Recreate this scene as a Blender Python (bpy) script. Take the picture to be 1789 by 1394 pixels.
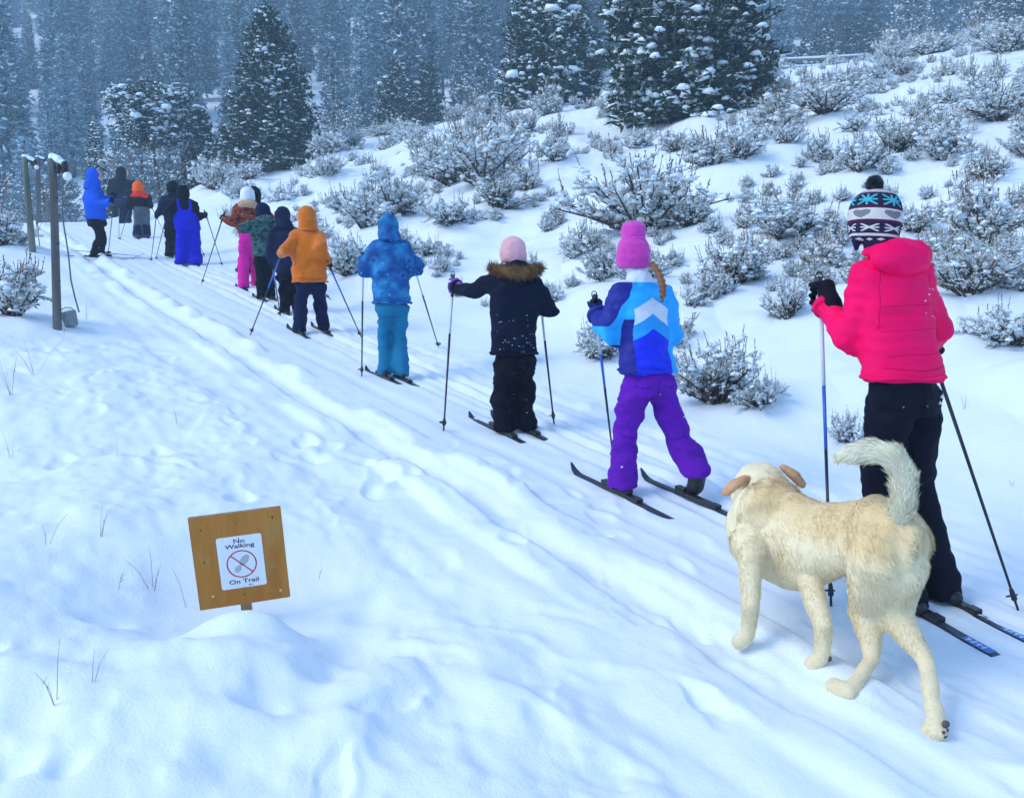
import bpy, math, random
import numpy as np
from mathutils import Vector, Matrix

for o in list(bpy.data.objects): bpy.data.objects.remove(o)
SC = bpy.context.scene
COL = SC.collection

# ------------------------------------------------------------------ camera, sky, sun, exposure
FPX, CX, CY = 1549.0, 894.5, 697.0            # focal length and centre in photograph pixels
PITCH = math.radians(6.0)
cam = bpy.data.cameras.new('camera'); cam.sensor_width = 36; cam.sensor_fit = 'HORIZONTAL'
cam.lens = FPX / 1789 * 36; cam.clip_end = 2000; cam.clip_start = 0.05
camo = bpy.data.objects.new('camera', cam); COL.objects.link(camo)
camo.location = (0, 0, 0); camo.rotation_euler = (math.radians(90) - PITCH, 0, 0)
SC.camera = camo

SUN_EL, SUN_AZ = math.radians(40), math.radians(-112)      # azimuth from +Y towards +X
w = bpy.data.worlds.new('World'); SC.world = w; w.use_nodes = True
wn = w.node_tree.nodes; wl = w.node_tree.links
sky = wn.new('ShaderNodeTexSky'); sky.sky_type = 'NISHITA'; sky.sun_disc = False
sky.sun_elevation = SUN_EL; sky.sun_rotation = SUN_AZ; sky.air_density = 1.0; sky.dust_density = .15; sky.ozone_density = .6
sky.altitude = 1800
bg = wn['Background']; wl.new(sky.outputs[0], bg.inputs[0]); bg.inputs[1].default_value = 0.15
sun = bpy.data.lights.new('sun', 'SUN'); sun.energy = 1.5; sun.angle = math.radians(30); sun.color = (1, .95, .88)
suno = bpy.data.objects.new('sun', sun); COL.objects.link(suno)
sd = Vector((math.sin(SUN_AZ) * math.cos(SUN_EL), math.cos(SUN_AZ) * math.cos(SUN_EL), math.sin(SUN_EL)))
suno.rotation_euler = sd.to_track_quat('Z', 'Y').to_euler(); suno.location = sd * 30
vs = SC.view_settings; vs.view_transform = 'Standard'; vs.look = 'None'; vs.gamma = 1; vs.exposure = 1.2
SC.cycles.volume_bounces = 1; SC.cycles.max_bounces = 5; SC.cycles.use_adaptive_sampling = True; SC.cycles.adaptive_threshold = .03; SC.cycles.transparent_max_bounces = 6

# ------------------------------------------------------------------ numeric helpers
def _h(ix, iy, iz, s):
    n = (ix * 374761393 + iy * 668265263 + iz * 2147483647 + s * 1274126177) & 0xFFFFFFFF
    n = ((n ^ (n >> 13)) * 1274126177) & 0xFFFFFFFF
    return ((n ^ (n >> 16)) & 0xFFFF) / 65535.0
def vnoise(x, y, z=0.0, seed=0):
    x = np.asarray(x, float); y = np.asarray(y, float); z = np.zeros_like(x) + z
    fx, fy, fz = np.floor(x), np.floor(y), np.floor(z)
    ix, iy, iz = fx.astype(np.int64), fy.astype(np.int64), fz.astype(np.int64)
    u, v, q = x - fx, y - fy, z - fz
    u = u * u * u * (u * (u * 6 - 15) + 10); v = v * v * v * (v * (v * 6 - 15) + 10); q = q * q * (3 - 2 * q)
    def L(dz):
        a = _h(ix, iy, iz + dz, seed); b = _h(ix + 1, iy, iz + dz, seed)
        c = _h(ix, iy + 1, iz + dz, seed); d = _h(ix + 1, iy + 1, iz + dz, seed)
        return a * (1 - u) * (1 - v) + b * u * (1 - v) + c * (1 - u) * v + d * u * v
    return (L(0) * (1 - q) + L(1) * q) * 2 - 1
def fbm(x, y, z=0.0, seed=0, o=3):
    r = 0; a = 1; f = 1
    for i in range(o):
        r = r + a * vnoise(np.asarray(x) * f, np.asarray(y) * f, np.asarray(z) * f, seed + i * 7); a *= .5; f *= 2.03
    return r
def spl(x, k): return np.logaddexp(0, np.asarray(x, float) / k) * k
def sstep(x, a, b):
    t = np.clip((np.asarray(x, float) - a) / (b - a), 0, 1); return t * t * (3 - 2 * t)
def nrm(v): return v / np.maximum(np.linalg.norm(v, axis=-1, keepdims=True), 1e-9)

cp, sp_ = math.cos(PITCH), math.sin(PITCH)
def ray(px, py):
    a = (px - CX) / FPX; b = (CY - py) / FPX
    v = np.array([a, cp + b * sp_, -sp_ + b * cp]); return v / v[1]
def W(px, py, D): return ray(px, py) * D

# ------------------------------------------------------------------ terrain: trail frame s (along), t (to the right)
P0 = np.array([1.63, 3.47]); DV = np.array([-.53, .848]); NV = np.array([.848, .53])
TRAIL = math.degrees(math.atan2(.53, .848))          # heading of the trail, degrees left of +Y
def st(x, y):
    return (x - P0[0]) * DV[0] + (y - P0[1]) * DV[1], (x - P0[0]) * NV[0] + (y - P0[1]) * NV[1]
def xy(s, t): return P0[0] + s * DV[0] + t * NV[0], P0[1] + s * DV[1] + t * NV[1]
def zbase(x, y):
    x = np.asarray(x, float); y = np.asarray(y, float)
    s, t = st(x, y)
    z = -1.145 + .134 * s + .382 * spl(t - 1.084, .6) - .156 * spl(t - 12.264, 4.) - .326 * spl(s - .194 * t - 34, 3.)
    z = z - .06 * spl(-t - 2.2, .8)
    z = z + .25 * spl(-y - 6, 4)                       # ease the slope behind the camera
    r = np.hypot(x, y)
    far = 5.0 + .52 * (y - 54) + .05 * x + 2.2 * vnoise(x * .03, y * .03, 0, 5) * sstep(r, 50, 80)
    far = np.where(y > 20, far, -60)
    far = np.minimum(far, 118 + .05 * y)
    return z + spl(far - z, 1.5)
rngF = np.random.default_rng(11)
FOOT = []
for i in range(150):
    s_ = rngF.uniform(-2.4, 6.5); t_ = -1.5 - 1.9 * rngF.random() ** 1.3
    if s_ > 3 and t_ > -1.7: continue
    FOOT.append((s_, t_, rngF.uniform(.06, .15), rngF.uniform(.03, .06), .005 + .016 * rngF.random() ** 2, rngF.normal(0, .6)))
for i in range(60):
    FOOT.append((rngF.uniform(-2.2, 2.5), rngF.uniform(-1.5, -.6), rngF.uniform(.05, .10), rngF.uniform(.03, .05), rngF.uniform(.005, .014), rngF.normal(0, .4)))
def hit0(px, py, f=None):
    f = f or zbase
    r = ray(px, py); lam = np.concatenate([np.linspace(1.0, 12, 4000), np.linspace(12, 90, 6000)])
    z = f(r[0] * lam, lam); i = int(np.argmax(z > r[2] * lam))
    if i == 0: i = len(lam) - 1
    return np.array([r[0] * lam[i], lam[i], float(z[i])])
LUMPS = []          # (x, y, radius x, radius y, height, rotation)
for px, py, rx, ry, h in [(430, 1092, .17, .09, .05), (450, 1150, .24, .15, .045), (330, 1190, .24, .14, .03), (390, 1265, .15, .09, .035), (240, 1260, .2, .1, .02),
                          (180, 1072, .07, .06, -.035), (560, 1168, .07, .08, -.05), (612, 1120, .10, .20, -.045), (20, 1332, .05, .05, -.03), (118, 1335, .04, .05, -.03),
                          (455, 1240, .07, .05, -.03), (235, 1190, .10, .05, -.02), (640, 1030, .07, .09, -.03), (700, 1180, .09, .2, .025), (380, 1340, .12, .07, -.02),
                          (300, 1340, .12, .1, .02), (620, 1260, .1, .2, .03), (900, 1240, .14, .12, .02), (60, 1210, .2, .1, .04), (880, 1120, .12, .12, .02)]:
    q = hit0(px, py); LUMPS.append((q[0], q[1], rx, ry, h, 0))
# bushes one can find in the photograph: (base px, base py, width px, prototype, turn, label)
spots = [
 (1255, 728, 150, 0, 3.9, 'largest sagebrush beside the trail, snow cap and dark base, behind the purple-trousered skier'), (1330, 735, 95, 7, 4.2, 'dark-based sagebrush joined to the largest trailside bush on its right'),
 (1125, 432, 225, 1, .3, 'wide open sagebrush with dark fanned branches behind the fuchsia hat'), (1208, 425, 90, 2, 1, 'snowy sagebrush just right of the wide fanned bush'),
 (1285, 515, 110, 2, 2, 'sagebrush uphill of the chevron jacket with straw-coloured stalks'), (1375, 590, 100, 0, 5.2, 'sagebrush just left of the black mitten on the pole'), (1365, 440, 125, 3, .6, 'frosted grey sagebrush on open snow left of the knitted hat'),
 (1290, 310, 75, 4, 1.4, 'small dark sagebrush high on the slope above the fanned bush'), (1245, 320, 60, 6, 0, 'thin upright sagebrush left of the small dark one high on the slope'),
 (615, 500, 100, 3, 2.2, 'frosted sagebrush between the orange coat and the blue snow jacket'), (1050, 640, 85, 2, .4, 'sagebrush behind the blue pole of the purple-trousered skier'), (1160, 625, 70, 6, 2.0, 'sprig of sagebrush showing right of the chevron jacket'),
 (738, 455, 70, 7, 4.4, 'dark-bottomed snow-capped sagebrush at the blue jacket right shoulder'), (690, 405, 130, 2, 1.0, 'bushy sagebrush behind the blue hood'), (640, 430, 90, 3, 2.0, 'frosted sagebrush left of the blue hood'),
 (845, 345, 170, 1, 2.0, 'twisted dark-trunked sagebrush above the pink beanie'), (868, 385, 100, 0, 2.6, 'sagebrush just up the slope from the pink beanie'), (795, 330, 110, 2, 2.4, 'snowy sagebrush left of the twisted dark-trunked one'),
 (922, 352, 55, 6, 0, 'upright small sagebrush right of the pink beanie uphill'), (972, 310, 65, 4, .3, 'small round snow-capped sagebrush uphill of the pink beanie'), (790, 415, 80, 7, .7, 'low tent-shaped snowy sagebrush left of the pink beanie'),
 (1690, 565, 150, 0, .2, 'big tan-stalked sagebrush right of the pink jacket'), (1715, 455, 120, 5, 1.2, 'sagebrush with reddish dry stalks right of the pink hood'), (1760, 620, 110, 7, 3.3, 'snow-buried sagebrush with dark hollow at the right edge'),
 (1605, 398, 75, 2, 2.9, 'sagebrush immediately right of the pompom hat'), (1562, 292, 100, 0, 5.0, 'dark sagebrush with a big snow cap above the pompom hat'), (1745, 215, 130, 1, .5, 'broad grey sagebrush high at the right edge'),
 (1440, 232, 110, 1, 1.5, 'rounded open sagebrush mid-slope below the rail fence'), (1475, 780, 75, 3, 0, 'low sagebrush left of the black trousers above the dog'), (1345, 250, 70, 6, .7, 'small sagebrush left of the rounded open bush mid-slope'),
 (1430, 475, 60, 6, .2, 'thin sagebrush sprigs left of the knitted hat'), (1640, 300, 90, 3, .2, 'pale frosted sagebrush right of the pompom'), (1720, 330, 80, 2, .2, 'sagebrush mid-slope at right between frosted bushes'),
 (20, 580, 95, 5, .4, 'sagebrush with upright dry spikes at the left picture edge'), (5, 445, 70, 5, 1.4, 'reddish dry bush at the left edge behind the near lamp post'),
 (905, 640, 46, 6, .2, 'little sprig poking from snow left of the navy parka'), (1010, 470, 48, 6, 1.2, 'thin sprig between pink beanie and fuchsia hat'), (700, 500, 36, 6, .2, 'tiny sprig beside the blue jacket'), (1500, 330, 90, 3, .9, 'frosted sagebrush left of the pompom')]
BUSH = []
SBW = [1.04, 1.2, .84, .84, .72, .68, .44, .92]
for px, py, wpx, pi, rz, lab in spots:
    q = hit0(px, py); sc = wpx * 1.3 * q[1] / FPX / SBW[pi]; BUSH.append((pi, q[0], q[1], sc, rz, lab, None))
rng = np.random.default_rng(21); cnt = 0; tries = 0
while cnt < 255 and tries < 20000:
    tries += 1
    D = 6.5 * (60 / 6.5) ** rng.random(); px = rng.uniform(380, 1860); x = (px - CX) / FPX * D; s_, t_ = st(x, D)
    if t_ < 1.8 or (D < 10 and t_ < 2.5) or (D > 38 and 1315 < px < 1535): continue
    far = float(sstep(D, 14, 32))
    if float(vnoise(np.array([x * .35]), np.array([D * .35]), 0, 91)[0]) < .0 - .6 * far: continue
    sc = rng.uniform(.75, 1.4) * (.8 + .65 * far)
    if any((x - b[1]) ** 2 + (D - b[2]) ** 2 < (.45 * b[3] + .4 * sc) ** 2 * .65 for b in BUSH): continue
    if D < 12: sc *= .7
    pi = int(rng.choice([0, 1, 2, 3, 4, 5, 6, 7], p=[.13, .13, .13, .13, .11, .10, .17, .10]))
    BUSH.append((pi, x, D, sc, rng.uniform(0, 6.28), 'snow-dusted sagebrush scattered over the hillside right of the trail', 'sagebrush scattered on the hillside')); cnt += 1
SIGN_S, SIGN_T = st(-.92, 3.05)
def detail(x, y):
    x = np.asarray(x, float); y = np.asarray(y, float)
    s, t = st(x, y); r = np.hypot(x, y)
    near = 1 - sstep(r, 45, 75); calm = 1 - np.exp(-(((x + .92) / .5) ** 2 + ((y - 3.05) / .45) ** 2) ** 1.5)
    hill = sstep(t, 1.0, 2.2) * near
    left = calm * sstep(-t, 1.75, 2.4) * (1 - sstep(r, 30, 40))
    z = hill * (.13 * vnoise(x * .7, y * .7, 0, 1) + .06 * vnoise(x * 1.5, y * 1.5, 0, 2) + .035 * np.abs(vnoise(x * 2.6, y * 2.6, 0, 6)) + .006 * vnoise(x * 6, y * 6, 0, 3))
    z = z + left * (.07 * vnoise(x * .7, y * .7, 0, 8) + .024 * vnoise(x * 2.1, y * 2.1, 0, 9) + .012 * vnoise(x * 4.3, y * 4.3, 0, 10))
    on = (1 - sstep(t, 1.0, 2.0)) * (1 - sstep(r, 32, 42))
    z = z + on * (.010 * vnoise(s * .9, t * 2.2, 0, 12) + .005 * vnoise(s * 3.0, t * 6, 0, 13) + .003 * vnoise(s * 6, t * 11, 0, 19))
    # older track on the left of the trail: furrow between two lumpy berms
    wob = .06 * vnoise(s * .55, s * 0, 0, 14) + .015 * vnoise(s * 2.4, s * 0, 0, 15)
    lump = .55 + .75 * vnoise(s * 2.6, t * 3, 0, 16)
    fade = sstep(s, -3.5, -1.0)
    fur = sstep(s, -1.5, 1.2)
    g = lambda c, wd: np.exp(-((t - c - wob) / wd) ** 4 * .7)
    z = z + on * fade * (.055 * lump * g(-1.02, .06) + .042 * lump * g(-1.40, .075) - .055 * g(-1.22, .075) * (.55 + .45 * fur) - .016 * g(-1.75, .10) - .010 * g(-.70, .05))
    z = z + on * fade * .028 * g(-1.22, .15) * np.maximum(0, vnoise(s * 3.1, t * 4, 0, 18))
    crumb = np.exp(-((t + 1.2) / .28) ** 4) + np.exp(-((t - .12) / .5) ** 4)
    z = z + on * crumb * (1 - sstep(r, 10, 16)) * (.0045 * vnoise(s * 11, t * 17, 0, 35) + .0045 * np.maximum(0, vnoise(s * 22, t * 26, 0, 36) - .2))
    # fresh skier tracks on the right half
    for c, dp, sd_ in ((-.33, .008, 20), (-.13, .024, 21), (.07, .024, 22), (.34, .010, 23)):
        wb = .035 * vnoise(s * .5, s * 0, 0, sd_)
        z = z - on * dp * np.exp(-((t - c - wb) / .032) ** 4) + on * .4 * dp * np.exp(-((np.abs(t - c - wb) - .06) / .025) ** 2)
    z = z + on * np.exp(-((t - .15) / .55) ** 4) * (.014 * np.maximum(0, vnoise(s * 5, t * 9, 0, 27)) - .006 * vnoise(s * 9, t * 14, 0, 28))
    # trampled, snowed-in footprints
    sW = s + .05 * vnoise(s * 5, t * 5, 0, 41) + .02 * vnoise(s * 13, t * 13, 0, 42); tW = t + .05 * vnoise(s * 5, t * 5, 0, 43) + .02 * vnoise(s * 13, t * 13, 0, 44)
    for (s0, t0, a, b, dp, ro) in FOOT:
        m = (np.abs(s - s0) < a * 2.6) & (np.abs(t - t0) < a * 2.6)
        if not m.any(): continue
        ds, dt = sW[m] - s0, tW[m] - t0
        c, q = math.cos(ro), math.sin(ro); u = (ds * c + dt * q) / a; v = (-ds * q + dt * c) / b
        rr = u * u + v * v
        if (s0 - SIGN_S) ** 2 + (t0 - SIGN_T) ** 2 < .3: continue
        z[m] += -dp * np.exp(-rr ** 2.5 * .8) * (1 + .35 * u) + .3 * dp * np.exp(-(np.sqrt(rr) - 1.45) ** 2 * 6) * (.6 + .6 * v)
    z = z + .75 * calm * sstep(-t, 1.35, 1.9) * (1 - sstep(s, 4.5, 8)) * (.020 * vnoise(s * 1.6, t * 2.6, 0, 30) + .014 * vnoise(s * 3.6, t * 6, 0, 31) + .011 * vnoise(s * 7, t * 11, 0, 33) + .006 * vnoise(s * 15, t * 21, 0, 34))
    for (x0, y0, a, b, h, ro) in LUMPS:
        u = (x - x0) / a; v = (y - y0) / b
        z = z + h * np.exp(-(u * u + v * v) ** 1.35)
    for k, (pi, x0, y0, sc, rz, lab, grp) in enumerate(BUSH):      # drifts heaped around the bushes
        q = .62 * sc; m = (np.abs(x - x0) < 2.2 * q) & (np.abs(y - y0) < 2.2 * q)
        if not m.any(): continue
        u = (x[m] - x0 - .1 * sc * math.sin(k * 2.3)) / q; v = (y[m] - y0 - .12 * sc) / q
        z[m] += (.10 + .05 * math.sin(k)) * sc * np.exp(-(u * u + v * v) ** 1.2)
    return z
def gz(x, y):
    sc = np.ndim(x) == 0
    x = np.atleast_1d(np.asarray(x, float)); y = np.atleast_1d(np.asarray(y, float))
    z = zbase(x, y) + detail(x, y); return float(z[0]) if sc else z
def hit(px, py): return hit0(px, py, gz)
for _ in range(2):                     # keep the snow below the board
    ex_ = max(gz(*W(px_, 1088, 2.95)[:2]) - W(px_, 1088, 2.95)[2] for px_ in (345, 385, 425, 465, 500)); q_ = W(425, 1088, 3.0); LUMPS.append((q_[0], q_[1], .62, .42, -max(0, ex_), 0))
for _ in range(5):                     # settle the drift under the sign to its height
    lam = np.linspace(2.7, 2.93, 40); rr_ = ray(425, 1070); zz_ = gz(rr_[0] * lam, lam)
    pyv = CY - FPX * (lam * sp_ + zz_ * cp) / (lam * cp - zz_ * sp_); i_ = int(pyv.argmin())
    L0 = LUMPS[0]; LUMPS[0] = L0[:4] + (L0[4] + (pyv[i_] - 1066) * lam[i_] / FPX,) + L0[5:]

# ------------------------------------------------------------------ mesh helpers
def mesh_from(name, v, f, mat=None, smooth=True):
    me = bpy.data.meshes.new(name)
    if isinstance(f, np.ndarray):
        v = np.asarray(v, np.float32); n, k = f.shape
        me.vertices.add(len(v)); me.vertices.foreach_set('co', v.ravel())
        me.loops.add(n * k); me.loops.foreach_set('vertex_index', f.astype(np.int32).ravel())
        me.polygons.add(n); me.polygons.foreach_set('loop_start', np.arange(0, n * k, k, dtype=np.int32))
        me.update(calc_edges=True)
    else:
        me.from_pydata([tuple(map(float, p)) for p in v], [], [tuple(map(int, q)) for q in f]); me.update()
    if smooth: me.polygons.foreach_set('use_smooth', np.ones(len(me.polygons), bool))
    if mat: me.materials.append(mat)
    return me
STUFF_PARTS = {'snow_load', 'crown', 'leaves', 'inner_leaves', 'flower_stalks', 'stems', 'branches', 'coat', 'fur_trim'}
def obj(name, me, parent=None, loc=None, rz=None):
    o = bpy.data.objects.new(name, me); COL.objects.link(o)
    if parent: o.parent = parent
    if loc is not None: o.location = tuple(map(float, loc))
    if rz is not None: o.rotation_euler = (0, 0, rz)
    if name in STUFF_PARTS: o['kind'] = 'stuff'      # leaves, needles and snow crumbs too small to pick apart
    return o
def tag(o, label=None, cat=None, group=None, kind=None):
    if label: o['label'] = label
    if cat: o['category'] = cat
    if group: o['group'] = group
    if kind: o['kind'] = kind
    return o
def thing(name, label, cat, loc=(0, 0, 0), rz=0, group=None):
    o = obj(name, None, None, loc, rz); o.empty_display_size = .1
    return tag(o, label, cat, group)

class G:                       # geometry accumulator for quads / triangles
    def __init__(self): self.v = []; self.f = []
    def add(self, v, f):
        n = len(self.v); self.v += [tuple(map(float, p)) for p in v]; self.f += [tuple(i + n for i in q) for q in f]; return self
    def loft(self, rings):
        k = len(rings[0]); v = []; f = []
        for r in rings: v += list(r)
        for i in range(len(rings) - 1):
            for j in range(k):
                a = i * k + j; b = i * k + (j + 1) % k; f.append((a, b, b + k, a + k))
        f.append(tuple(range(k))[::-1]); f.append(tuple(range((len(rings) - 1) * k, len(rings) * k)))
        return self.add(v, f)
    def tube(self, pts, rad, n=12, cap=True, flat=None):
        """rounded tube through pts; flat=(axis, ratio) squashes along an axis"""
        P = [np.array(p, float) for p in pts]; R = list(rad)
        if cap:
            d0 = nrm(P[0] - P[1]); d1 = nrm(P[-1] - P[-2])
            P = [P[0] + d0 * R[0] * .9, P[0] + d0 * R[0] * .6] + P + [P[-1] + d1 * R[-1] * .6, P[-1] + d1 * R[-1] * .9]
            R = [R[0] * .35, R[0] * .8] + R + [R[-1] * .8, R[-1] * .35]
        T = [nrm(P[min(i + 1, len(P) - 1)] - P[max(i - 1, 0)]) for i in range(len(P))]
        ref = np.array([0, 0, 1.]) if abs(T[0][2]) < .9 else np.array([1., 0, 0])
        rings = []
        for p, r, t in zip(P, R, T):
            a = nrm(np.cross(t, ref)); 
            if np.linalg.norm(np.cross(t, ref)) < 1e-3: a = nrm(np.cross(t, [0, 1., 0]))
            b = np.cross(t, a); ref = nrm(np.cross(a, t))
            ring = []
            for j in range(n):
                th = 2 * math.pi * j / n; q = a * math.cos(th) * r + b * math.sin(th) * r
                if flat is not None:
                    ax = np.array(flat[0], float); q = q - ax * (q @ ax) * (1 - flat[1])
                ring.append(p + q)
            rings.append(ring)
        return self.loft(rings)
    def ell(self, c, r, rot=None, nu=14, nv=9):
        c = np.array(c, float); rings = []
        for i in range(nv):
            ph = math.pi * (i + .5) / nv
            rings.append([np.array([math.sin(ph) * math.cos(2 * math.pi * j / nu) * r[0], math.sin(ph) * math.sin(2 * math.pi * j / nu) * r[1], -math.cos(ph) * r[2]]) for j in range(nu)])
        if rot is not None:
            M = np.array(rot.to_matrix() if hasattr(rot, 'to_matrix') else rot)
            rings = [[M @ p for p in q] for q in rings]
        return self.loft([[c + p for p in q] for q in rings])
    def box(self, c, h, rot=None):
        M = np.eye(3) if rot is None else np.array(rot.to_matrix() if hasattr(rot, 'to_matrix') else rot)
        v = [np.array(c, float) + M @ np.array([sx * h[0], sy * h[1], sz * h[2]]) for sx in (-1, 1) for sy in (-1, 1) for sz in (-1, 1)]
        return self.add(v, [(0, 1, 3, 2), (4, 6, 7, 5), (0, 4, 5, 1), (2, 3, 7, 6), (0, 2, 6, 4), (1, 5, 7, 3)])
    def mesh(self, name, mat, smooth=True): return mesh_from(name, self.v, self.f, mat, smooth)

TMP = bpy.data.scenes.new('tmp')
def remesh(g, name, mat, voxel=.012, smooth=3, disp=None):
    """fuse the pieces of g into one continuous skin"""
    me = mesh_from('t', g.v, g.f); o = bpy.data.objects.new('t', me); TMP.collection.objects.link(o)
    m = o.modifiers.new('r', 'REMESH'); m.mode = 'VOXEL'; m.voxel_size = voxel; m.use_smooth_shade = True
    if smooth:
        q = o.modifiers.new('s', 'SMOOTH'); q.iterations = smooth; q.factor = .5
    with bpy.context.temp_override(scene=TMP, view_layer=TMP.view_layers[0]):
        dg = bpy.context.evaluated_depsgraph_get(); dg.update()
    r = bpy.data.meshes.new_from_object(o.evaluated_get(dg), depsgraph=dg)
    bpy.data.objects.remove(o); bpy.data.meshes.remove(me)
    r.name = name; r.materials.clear(); r.materials.append(mat)
    r.polygons.foreach_set('use_smooth', np.ones(len(r.polygons), bool))
    if disp is not None:
        n = len(r.vertices); co = np.zeros(n * 3, np.float32); no = np.zeros(n * 3, np.float32)
        r.vertices.foreach_get('co', co); r.vertices.foreach_get('normal', no)
        co = co.reshape(-1, 3); no = no.reshape(-1, 3); co += no * np.asarray(disp(co.astype(float)), np.float32)[:, None]
        r.vertices.foreach_set('co', co.ravel()); r.update()
    return r
def vdata(me):
    n = len(me.vertices); co = np.zeros(n * 3, np.float32); no = np.zeros(n * 3, np.float32)
    me.vertices.foreach_get('co', co); me.vertices.foreach_get('normal', no); return co.reshape(-1, 3).astype(float), no.reshape(-1, 3).astype(float)
def blades(base, dirs, length, width, rng, bend=0.0, bdir=None, flat=None):
    """tapered two-segment blades: 3 triangles' worth of geometry each (quad + tip), returned as triangles"""
    n = len(base); length = np.broadcast_to(length, n)[:, None]; width = np.broadcast_to(width, n)[:, None]
    side = nrm(np.cross(dirs, rng.normal(size=(n, 3)) if flat is None else flat + rng.normal(0, .22, (n, 3)))) * width * .5
    mid = base + dirs * length * .55; tip = base + dirs * length
    if bdir is not None: mid = mid + bdir * length * bend * .3; tip = tip + bdir * length * bend
    v = np.stack([base - side, base + side, mid + side * .8, mid - side * .8, tip], 1).reshape(-1, 3)
    i = np.arange(n)[:, None] * 5
    f = np.concatenate([i + [0, 1, 2], i + [0, 2, 3], i + [3, 2, 4]], 1).reshape(-1, 3)
    return v, f
def pads(c, rad, hgt, rng, nrmv=None):
    """small irregular snow lumps: bottom ring, shoulder ring, top"""
    n = len(c); k = 6; th = np.linspace(0, 2 * math.pi, k, endpoint=False)[None, :] + rng.uniform(0, 6.28, (n, 1))
    rad = np.broadcast_to(rad, n)[:, None]; hgt = np.broadcast_to(hgt, n)[:, None]
    r1 = rad * rng.uniform(.75, 1.2, (n, k)); r2 = rad * rng.uniform(.5, .8, (n, k))
    el = rng.uniform(.65, 1, (n, 1)); ro = rng.uniform(0, 3.14, (n, 1))
    def ring(r, z):
        a = r * np.cos(th); b = r * np.sin(th) * el
        return np.stack([c[:, :1] + a * np.cos(ro) - b * np.sin(ro), c[:, 1:2] + a * np.sin(ro) + b * np.cos(ro), c[:, 2:3] + z], -1)
    A = ring(r1, -hgt * .25 * rng.uniform(.3, 1.6, (n, k))); B = ring(r2, hgt * rng.uniform(.45, .75, (n, k)))
    T = (c + np.concatenate([np.zeros((n, 2)), hgt * .85], 1))[:, None, :]; Bt = (c - np.concatenate([np.zeros((n, 2)), hgt * .5], 1))[:, None, :]
    v = np.concatenate([A, B, T, Bt], 1).reshape(-1, 3); s = 2 * k + 2
    f = []
    for j in range(k):
        j2 = (j + 1) % k
        f += [[j, j2, k + j2], [j, k + j2, k + j], [k + j, k + j2, 2 * k], [j2, j, 2 * k + 1]]
    f = (np.arange(n)[:, None, None] * s + np.array(f)[None]).reshape(-1, 3)
    return v, f
def cat(parts):
    V = []; F = []; n = 0
    for v, f in parts: V.append(v); F.append(f + n); n += len(v)
    return np.concatenate(V), np.concatenate(F)

# ------------------------------------------------------------------ materials
class Ex:                      # tiny expression builder for math nodes
    def __init__(self, nt, s): self.nt = nt; self.s = s
    def _op(self, op, b=None, c=None):
        n = self.nt.nodes.new('ShaderNodeMath'); n.operation = op
        for i, q in enumerate((self, b, c)):
            if q is None: continue
            if isinstance(q, Ex): self.nt.links.new(q.s, n.inputs[i])
            else: n.inputs[i].default_value = float(q)
        return Ex(self.nt, n.outputs[0])
    def __add__(self, b): return self._op('ADD', b)
    def __sub__(self, b): return self._op('SUBTRACT', b)
    def __mul__(self, b): return self._op('MULTIPLY', b)
    def __truediv__(self, b): return self._op('DIVIDE', b)
    def abs(self): return self._op('ABSOLUTE')
    def lt(self, b): return self._op('LESS_THAN', b)
    def gt(self, b): return self._op('GREATER_THAN', b)
    def mod(self, b): return self._op('FLOORED_MODULO', b)
    def f(self, op, *a): return self._op(op, *a)
    def band(self, a, b): return self.gt(a) * self.lt(b)
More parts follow.
